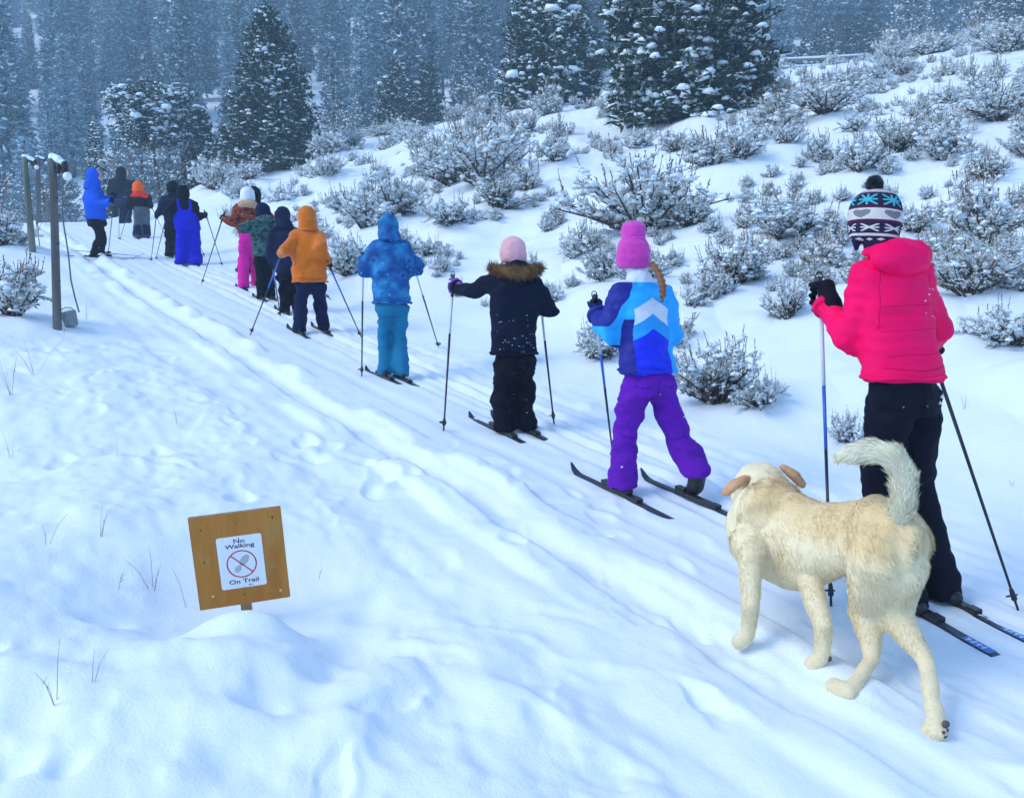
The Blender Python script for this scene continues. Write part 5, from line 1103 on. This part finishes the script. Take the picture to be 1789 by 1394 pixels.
# bib panel and straps
q = G(); k_ = bib['k']; hm_ = bib['hem']; nk = bib['neck']
q.loft([[hm_ + (nk - hm_) * f + np.array([math.cos(a) * w_ * k_, math.sin(a) * w_ * k_ * .72, 0]) for a in np.linspace(0, 6.283, 22, endpoint=False)] for f, w_ in ((-.25, 22), (0, 21.5), (.3, 20.5), (.55, 18), (.66, 14))])
for sx in (-1, 1): q.tube([hm_ + (nk - hm_) * .6 + [sx * 9 * k_, -12 * k_, 0], hm_ + (nk - hm_) * .85 + [sx * 10 * k_, -13 * k_, 0], nk + [sx * 9 * k_, -3 * k_, 0]], [3 * k_] * 3, 8)
obj('bib', remesh(q, 'bib', M['fab_royal'], .02, 3), bib['body'])

# knitted hat with ear flaps and pompom
def knit_mat(hc, r):
    m = Mat('knitted_hat', .9, .15); x, y, z = m.xyz(); x = x - hc[0]; y = y - hc[1]; zz = (z - hc[2]) / r + x / r * .10          # slightly tilted bands
    ang = x.f('ARCTAN2', y * -1.0); 
    navy = (.018, .018, .055); cream = (.62, .58, .56); maroon = (.13, .012, .035); teal = (.06, .40, .45); grey = (.20, .20, .21); rose = (.45, .28, .36)
    col = m.mix(zz.gt(-9), navy, navy)
    def cell(n): u = (ang * (n / 6.2832) + .5).mod(1.0) - .5; return u
    # snowflakes
    u = cell(6); v = (zz - .62) / .26; a1 = u.abs() * 2.1; a2 = v.abs(); fl = (a1 - a2).abs().lt(.16) + a1.lt(.10) + a2.lt(.12); fl = fl.gt(.5) * a1.lt(.85) * a2.lt(.85)
    col = m.mix(fl, col, teal)
    col = m.mix(zz.band(.93, 1.0), col, rose); col = m.mix(zz.band(1.0, 1.06), col, cream); col = m.mix(zz.gt(1.06), col, grey); col = m.mix(zz.band(.27, .335), col, maroon)
    col = m.mix(zz.band(-.16, .27), col, cream)
    u = cell(5); hx = u.abs() * 2.6; hv = (zz - .06) / .17; q = hv - hx * .75 + .15; hr = (hx * hx * 1.1 + q * q).lt(.72); col = m.mix(hr, col, grey)
    col = m.mix(zz.band(-.24, -.16), col, maroon)
    u = cell(7); v = (zz + .48) / .16; fl = ((u.abs() * 2.4 - v.abs()).abs().lt(.2) + v.abs().lt(.15)).gt(.5) * u.abs().lt(.4) * v.abs().lt(.9); col = m.mix(fl, col, cream)
    col = m.mix(zz.band(-.80, -.70), col, cream); u = cell(14); v = (zz + .92) / .08; col = m.mix((u.abs() * 2 + v.abs()).lt(.7), col, cream)
    m.color(col); m.bump(m.noise(140, 2, (1, 1, 2)), .7, .004); return m.m
hc, r = adult['hc'], adult['hdw']; M['knit'] = knit_mat(hc, r)
q = G(); q.loft([[hc + np.array([math.cos(a) * r * s, math.sin(a) * r * s * 1.06 - .03 * r, z_ * r]) for a in np.linspace(0, 6.283, 28, endpoint=False)] for z_, s in ((-.85, .84), (-.7, .92), (-.45, .98), (-.2, 1.0), (.25, 1.0), (.6, .93), (.88, .76), (1.08, .48), (1.18, .18))])
q.tube([hc + [0, -.45 * r, -.2 * r], hc + [0, -.40 * r, -.75 * r], hc + [0, -.35 * r, -1.15 * r]], [r * .70, r * .68, r * .60], 16)
for sx in (-1, 1): q.tube([hc + [sx * .78 * r, -.1 * r, -.3 * r], hc + [sx * .80 * r, .05 * r, -.8 * r], hc + [sx * .72 * r, .12 * r, -1.2 * r]], [r * .26, r * .23, r * .10], 12)
obj('hat', remesh(q, 'hat', M['knit'], .006, 2, lambda p: .0012 * vnoise(p[:, 0] * 160, p[:, 1] * 160, p[:, 2] * 160, 3)), adult['body'])
M['yarn'] = simple('grey_yarn', (.075, .08, .09), .95, .1, .35, 30, 100, 0)
rngp = np.random.default_rng(9); pc_ = hc + np.array([-.05 * r, 0, 1.36 * r]); dn = nrm(rngp.normal(size=(1500, 3)))
q = G(); q.ell(pc_, (.24 * r, .24 * r, .24 * r)); po = obj('pompom', q.mesh('pompom', M['yarn']), adult['body'])
bv, bf = blades(pc_ + dn * r * .15, nrm(dn + rngp.normal(0, .15, dn.shape)), r * rngp.uniform(.18, .26, 1500), .0045, rngp); obj('coat', mesh_from('yarn', bv, bf, M['yarn'], False), po)

# braid of the fuchsia-hat child
M['hair'] = simple('auburn_hair', (.20, .085, .04), .6, .4, .35, 40, 120, .6, .003, (1, 1, .3))
P_ = girl['P']; q = G(); pts = [P_(1140, 462, .0), P_(1152, 480, -.06), P_(1158, 500, -.085), P_(1158, 515, -.09), P_(1156, 528, -.085)]
q.tube(pts, [.016, .017, .019, .016, .006], 10); hr = obj('hair', remesh(q, 'hair', M['hair'], .005, 1, lambda p: .003 * np.sin(p[:, 2] * 260)), girl['body'])
# fur trim on the navy parka hood
M['fur'] = simple('brown_fur_trim', (.20, .11, .045), .9, .1, .45, 30, 90, 0)
nk, r = bean['neck'], bean['hdw']; rngf = np.random.default_rng(4); A = np.linspace(0, 1, 900); 
cur = lambda u: nk + np.array([(u - .5) * 2 * r * 1.95, -r * (1.35 * math.sin(math.pi * u)) * .95 + .0, r * (.05 - .38 * math.sin(math.pi * u))])
cp_ = np.array([cur(u) for u in A]); dn = nrm(rngf.normal(size=(900 * 5, 3)) + [0, -.3, 0]); bs = np.repeat(cp_, 5, 0) + rngf.normal(0, .008, (4500, 3))
q = G(); q.tube([cur(u) for u in np.linspace(0, 1, 11)], [.022, .03, .034, .036, .037, .037, .037, .036, .034, .03, .022], 10); fo_ = obj('hood_trim', remesh(q, 'hood_trim', M['fur'], .009, 1), bean['body'])
bv, bf = blades(bs, dn, rngf.uniform(.035, .062, 4500), .004, rngf); obj('fur_trim', mesh_from('fur', bv, bf, M['fur'], False), fo_)

# stitched seams laid on the back of the nearest skiers' clothes, and snow stuck to them
from mathutils.bvhtree import BVHTree
M['seam'] = simple('dark_stitching', (.012, .010, .022), .9, .1, .2, 40, 90, 0); M['seam_pink'] = simple('pink_stitching', (.62, .002, .075), .9, .1, .2, 40, 90, 0); M['seam_purple'] = simple('purple_stitching', (.05, .004, .17), .9, .1, .2, 40, 90, 0); M['seam_teal'] = simple('teal_stitching', (.006, .07, .14), .9, .1, .2, 40, 90, 0); M['seam_rust'] = simple('brown_stitching', (.30, .06, .003), .9, .1, .2, 40, 90, 0)
def back_hits(info, host, pts):
    me = host.data; co, _ = vdata(me); bv_ = BVHTree.FromPolygons([tuple(q) for q in co], [tuple(p.vertices) for p in me.polygons]); out = []
    for px, py in pts:
        q = info['P'](px, py); h = bv_.ray_cast(Vector((q[0], q[1] - 1.2, q[2])), Vector((0, 1, 0)))
        if h[0] is not None: out.append(np.array(h[0]))
    return out
def seam(info, host, pl_, mat, r=.0018):
    pts = []
    for (a, b), (c, d) in zip(pl_[:-1], pl_[1:]): pts += [(a + (c - a) * e / 10, b + (d - b) * e / 10) for e in range(10)]
    H_ = back_hits(info, host, pts)
    H_ = [q for i, q in enumerate(H_) if i == 0 or np.linalg.norm(q - H_[i - 1]) < .08]
    if len(H_) > 3: g = G(); g.tube(H_, [r] * len(H_), 5, cap=False); obj('seam', g.mesh('seam', M[mat]), host)
def stuck_snow(info, host, box, n, seed, r0=.003, r1=.008):
    rg = np.random.default_rng(seed); H_ = back_hits(info, host, [(rg.uniform(box[0], box[2]), box[3] - (box[3] - box[1]) * rg.random() ** 1.6) for _ in range(n)])
    if H_: H_ = np.array(H_); rr = rg.uniform(r0, r1, len(H_)); obj('snow_load', mesh_from('snow', *pads(H_, rr, rr * .8, rg), M['snowcap'], False), host)
for y_ in range(533, 650, 42): seam(adult, adult['jacket'], [(1512, y_ + 4), (1545, y_ + 1), (1600, y_), (1640, y_ - 3)], 'seam_pink', .0011)
seam(adult, adult['jacket'], [(1508, 640), (1580, 646), (1648, 638)], 'seam_pink'); seam(adult, adult['jacket'], [(1520, 470), (1512, 520), (1506, 580)], 'seam_pink'); seam(adult, adult['jacket'], [(1628, 480), (1636, 530), (1640, 590)], 'seam_pink')
seam(adult, adult['trousers'], [(1580, 675), (1583, 720), (1582, 770)], 'seam'); stuck_snow(adult, adult['trousers'], (1520, 680, 1650, 1000), 9, 1, .002, .005); stuck_snow(adult, adult['trousers'], (1628, 680, 1640, 705), 8, 2, .003, .007); stuck_snow(adult, adult['jacket'], (1600, 430, 1650, 560), 8, 3, .002, .005)
seam(girl, girl['trousers'], [(1135, 660), (1137, 690), (1138, 715)], 'seam_purple'); seam(girl, girl['trousers'], [(1088, 672), (1110, 676), (1125, 674)], 'seam_purple'); seam(girl, girl['trousers'], [(1148, 674), (1165, 676), (1182, 670)], 'seam_purple'); seam(girl, girl['trousers'], [(1080, 760), (1100, 764), (1118, 760)], 'seam_purple'); seam(girl, girl['trousers'], [(1158, 762), (1180, 768), (1200, 760)], 'seam_purple')
seam(girl, girl['jacket'], [(1092, 640), (1135, 642), (1172, 638)], 'seam', .001); stuck_snow(girl, girl['trousers'], (1070, 680, 1230, 850), 12, 5)
seam(bean, bean['jacket'], [(898, 495), (899, 550), (898, 612)], 'seam'); seam(bean, bean['jacket'], [(862, 560), (898, 564), (936, 558)], 'seam'); seam(bean, bean['trousers'], [(898, 624), (899, 655)], 'seam'); stuck_snow(bean, bean['jacket'], (864, 548, 930, 616), 34, 6, .0015, .0045); stuck_snow(bean, bean['trousers'], (864, 625, 935, 730), 9, 7, .0015, .004)
seam(blue, blue['jacket'], [(655, 520), (685, 523), (714, 519)], 'seam_teal'); seam(blue, blue['trousers'], [(686, 540), (687, 560)], 'seam_teal'); seam(blue, blue['trousers'], [(662, 605), (672, 607), (682, 605)], 'seam_teal'); seam(blue, blue['trousers'], [(692, 606), (703, 608), (714, 605)], 'seam_teal')
seam(orange, orange['jacket'], [(518, 486), (542, 488), (568, 486)], 'seam_rust'); seam(orange, orange['jacket'], [(518, 412), (515, 450), (516, 480)], 'seam_rust')

# ------------------------------------------------------------------ the dog
DO = np.array([1.03, 2.74, 0.]); DO[2] = float(zbase(DO[0], DO[1]))
def dp_(px, py, D): return W(px, py, D) - DO
fwd = nrm(np.array([-.66, .75, .06])); rgt = nrm(np.cross(fwd, [0, 0, 1.])); upv = np.cross(rgt, fwd)
def paw(px, py, lift=0): q = hit0(px, py) - DO; q[2] += lift; return q
FLp, FRp, HLp, HRp = paw(1306, 1138), paw(1437, 1180, .0), paw(1484, 1222), paw(1638, 1290, .0)
def dog_mat():
    m = Mat('dog_coat', .85, .15); x, y, z = m.xyz(); n = m.noise(5.5, 4); n2 = m.noise(30, 3, (1, 1, 1.0), .6)
    al = x * float(fwd[0]) + y * float(fwd[1])                      # along the body, forward positive
    cream = (.88, .75, .48); tan = (.72, .46, .17); gold = (.56, .36, .12); fawn = (.66, .50, .30)
    zb = z - al * .10 + (n - .5) * .10
    col = m.mix(((zb - .36) / .07).f('MINIMUM', 1.0).f('MAXIMUM', 0.0) * ((al + .34) / .12).f('MINIMUM', 1.0).f('MAXIMUM', 0.0) * (((al * -1.0) + .335) / .08).f('MINIMUM', 1.0).f('MAXIMUM', 0.0) * .55, cream, tan)
    col = m.mix((n2 - .45).f('MAXIMUM', 0.0) * .5, col, cream); tail = ((z - .52) / .10).f('MINIMUM', 1.0).f('MAXIMUM', 0.0) * ((al * -1.0 - .20) / .04).f('MINIMUM', 1.0).f('MAXIMUM', 0.0); col = m.mix(tail, col, (.88, .83, .72))
    leg = ((z * -1.0 + .34) / .10).f('MINIMUM', 1.0).f('MAXIMUM', 0.0) * n; col = m.mix(leg * .45, col, fawn)
    m.color(col); m.bump(m.noise(160, 3, (1, 1, .5)), .5, .006); return m.m
M['dog'] = dog_mat(); M['dog_ear'] = simple('dog_ear', (.60, .33, .17), .9, .15, .2, 20, 120, .4); M['dog_pad'] = simple('paw_pad', (.13, .09, .09), .8, .3, .4, 60, 120, .4); M['dog_nose'] = simple('dog_nose', (.02, .016, .016), .35, .5, .2, 60, 120, .3)
g = G()
chest, mid, loin, rump = dp_(1362, 938, 2.93), dp_(1425, 952, 2.80), dp_(1490, 938, 2.69), dp_(1552, 945, 2.575)
def bring(c, v, l, n=20, sq=1.0, dz=0):
    return [c + rgt * math.cos(a) * l + upv * (math.sin(a) * v + dz) for a in np.linspace(0, 6.283, n, endpoint=False)]
front = chest + fwd * .13
g.loft([bring(front + fwd * .05 + upv * .02, .07, .06), bring(front, .118, .095), bring(chest + fwd * .04, .156, .112), bring(chest - fwd * .05, .164, .120), bring(mid - upv * .006, .146, .120), bring(loin - upv * .0, .118, .104), bring(rump + fwd * .06, .130, .115), bring(rump - fwd * .03, .118, .108), bring(rump - fwd * .095, .075, .075)])
hd_ = dp_(1336, 857, 3.10)
g.tube([chest + upv * .06 + fwd * .05, chest * .42 + hd_ * .58 + upv * .015, hd_ - upv * .01], [.128, .112, .094], 16)
g.ell(hd_ + fwd * .02 + upv * .012, (.090, .090, .086), None, 16, 12); hf = nrm(np.array([-.22, .97, -.05])); g.tube([hd_ + hf * .06 - upv * .02, hd_ + hf * .15 - upv * .045, hd_ + hf * .185 - upv * .05], [.058, .043, .036], 12)
def leg(pts, rad): g.tube(pts, rad, 12)
# forelegs: shoulder, elbow, wrist, pastern, paw
sL, sR = chest - rgt * .085 + fwd * .05, chest + rgt * .085 + fwd * .03
leg([sL - upv * .02, sL * .45 + FLp * .55 + [0, 0, .13], FLp + [0, 0, .145] - fwd * .005, FLp + [0, 0, .055] + fwd * .0, FLp + [0, 0, .022] + fwd * .03], [.078, .040, .029, .024, .030])
leg([sR - upv * .02, sR * .45 + FRp * .55 + [0, 0, .12], FRp + [0, 0, .145], FRp + [0, 0, .06] + fwd * .0, FRp + [0, 0, .02] + fwd * .035], [.078, .040, .029, .024, .029])
# hind legs: hip, knee forward, hock back, paw
def hind(side, hip, knee, hock, p, lifted):
    e = p + [0, 0, .020]; to = nrm(e - hock)
    g.tube([hip + upv * .03, hip, hip * .45 + knee * .55, knee], [.075, .086, .070, .047], 14); g.tube([knee, knee * .5 + hock * .5, hock], [.054, .036, .024], 12); g.tube([hock, hock * .4 + e * .6, e], [.025, .021, .025], 12)
    tv = fwd * .055 if not lifted else fwd * .028 - np.array([0, 0, .012]); g.tube([e, e + tv], [.026, .023], 10)
    return e
hL, hR = rump - rgt * .055 - upv * .03, rump + rgt * .06 - upv * .03
hind(-1, hL, dp_(1512, 1066, 2.66), dp_(1524, 1150, 2.56), HLp, False)
hind(1, hR, dp_(1566, 1078, 2.60), dp_(1618, 1155, 2.47), HRp + [0, 0, .0], True)
g.ell(rump - fwd * .03 - upv * .07, (.095, .08, .09), None, 14, 10)
vx = .0085
body = obj('dog', remesh(g, 'dog', M['dog'], vx, 4, lambda p: .004 * vnoise(p[:, 0] * 26, p[:, 1] * 26, p[:, 2] * 12, 4)), None, DO); tag(body, 'cream and tan dog with raised curled tail walking behind the skiers', 'dog')
# tail
tp_ = [dp_(*q) for q in ((1560, 925, 2.545), (1577, 880, 2.50), (1580, 835, 2.485), (1562, 800, 2.49), (1527, 787, 2.51), (1490, 792, 2.53), (1473, 797, 2.54))]
M['dog_tail'] = simple('dog_tail_fur', (.95, .86, .64), .85, .15, .12, 14, 120, .4); q = G(); q.tube(tp_, [.036, .032, .033, .034, .031, .023, .010], 14); tl = obj('tail', remesh(q, 'tail', M['dog_tail'], .008, 2), body)
# ears
rngd = np.random.default_rng(8)
for sx, (px, py, D), (tx, ty, tD) in ((-1, (1302, 835, 3.06), (1270, 858, 3.00)), (1, (1372, 818, 3.13), (1398, 843, 3.12))):
    q = G(); a, b = dp_(px, py, D), dp_(tx, ty, tD); q.tube([a, a * .5 + b * .5 + [0, 0, .006], b], [.022, .029, .022], 12, flat=(nrm(np.cross(b - a, [0, 0, 1.]) * .6 + upv * .35), .42)); obj('ear', remesh(q, 'ear', M['dog_ear'], .006, 2), body)
q = G(); q.ell(hd_ + hf * .222 - upv * .042, (.018, .018, .014)); obj('nose', q.mesh('nose', M['dog_nose']), body)
for sx in (-1, 1): q = G(); q.ell(hd_ + hf * .085 + nrm(np.cross(hf, [0, 0, 1.])) * sx * .042 + upv * .022, (.011, .011, .010)); obj('eye', q.mesh('eye', M['eye']), body)
# pads on the trailing hind paw and the right forepaw
q = G(); e = HRp + [0, 0, .03]; bk = -fwd
for u, v, r in ((0, .026, .011), (-.010, .006, .0062), (.010, .006, .0062), (-.004, -.008, .0058), (.006, -.008, .0058)): q.ell(e + bk * .019 + rgt * u + [0, 0, v - .008], (r, r * .8, r))
obj('paw_pad', remesh(q, 'pads', M['dog_pad'], .0035, 1), body)
q = G(); q.ell(FRp + [0, 0, .060] - fwd * .020, (.008, .006, .009)); obj('paw_pad', q.mesh('paw_pad', M['dog_pad']), body)
# fur: combed blades
def coat(host, n, l0, l1, comb, seed, name='coat', width=.0022, lf=None, mat='dog'):
    rg = np.random.default_rng(seed); me = host.data; me.calc_loop_triangles(); nt = len(me.loop_triangles); T = np.zeros(nt * 3, np.int32); me.loop_triangles.foreach_get('vertices', T); T = T.reshape(-1, 3); co, no = vdata(me)
    A = np.linalg.norm(np.cross(co[T[:, 1]] - co[T[:, 0]], co[T[:, 2]] - co[T[:, 0]]), axis=1); ix = rg.choice(nt, n, p=A / A.sum()); u = rg.random((n, 2)); u = np.where(u.sum(1, keepdims=True) > 1, 1 - u, u)
    t = T[ix]; p = co[t[:, 0]] + (co[t[:, 1]] - co[t[:, 0]]) * u[:, :1] + (co[t[:, 2]] - co[t[:, 0]]) * u[:, 1:]; nn = nrm(no[t].mean(1))
    cb = comb(p); cb = cb - nn * (cb * nn).sum(1, keepdims=True); cl = np.stack([vnoise(p[:, 0] * 22, p[:, 1] * 22, p[:, 2] * 22, seed + i) for i in range(3)], 1)
    d = nrm(nn * .26 + nrm(cb) * 1.0 + cl * .16 + rg.normal(0, .16, p.shape)); ln = rg.uniform(l0, l1, n)
    if lf is not None: ln = ln * lf(p, nn)
    v, f = blades(p - nn * .002, nrm(d + nn * .22 * (p[:, 2:3] < .3)), ln, width * 1.25, rg, .35, -nn * .5 + np.array([0, 0, -.35]), -nn); obj(name, mesh_from('fur', v, f, M[mat], True), host)
def body_comb(p):
    lowf = np.clip((.34 - p[:, 2:3]) / .1, 0, 1); return -fwd[None] * (1 - lowf * .8) + np.array([[0, 0, -1.]]) * (.5 + lowf)
def body_len(p, n):
    al = p @ fwd; h = p[:, 2]; l = .58 + .22 * sstep(h, .2, .4); l = l + .3 * sstep(-al, .10, .22) * sstep(h, .16, .34); l = np.where((al > .16) & (h > .30), 1.2, l); l = np.where(h < .1, .38, l); l = np.where((al > .36) , .45, l); return l
coat(body, 100000, .015, .027, body_comb, 61, lf=body_len)
axis = np.array(tp_)
def tail_comb(p):
    i = np.argmin(((p[:, None, :] - axis[None]) ** 2).sum(-1), 1); i0 = np.clip(i - 1, 0, len(axis) - 1); i1 = np.clip(i + 1, 0, len(axis) - 1); return nrm(axis[i1] - axis[i0]) * .8
coat(tl, 22000, .028, .050, tail_comb, 62, mat='dog_tail')
for ch in body.children:
    if ch.name.startswith('ear'): coat(ch, 1800, .008, .014, lambda p: np.tile([[0, 0, -1.]], (len(p), 1)), 63, mat='dog_ear', width=.002)

# ------------------------------------------------------------------ air: thin snowy haze round the whole scene
g = G(); g.box((0, 0, 42), (250, 250, 104)); hz = g.mesh('haze', None, False)
m = bpy.data.materials.new('haze'); m.use_nodes = True; nt = m.node_tree; nt.nodes.clear()
vo = nt.nodes.new('ShaderNodeVolumePrincipled'); vo.inputs['Color'].default_value = (.55, .80, 1, 1); vo.inputs['Density'].default_value = .0030; vo.inputs['Anisotropy'].default_value = .1
ou = nt.nodes.new('ShaderNodeOutputMaterial'); nt.links.new(vo.outputs[0], ou.inputs['Volume']); hz.materials.append(m)
tag(obj('haze', hz), kind='stuff')
bpy.data.scenes.remove(TMP)
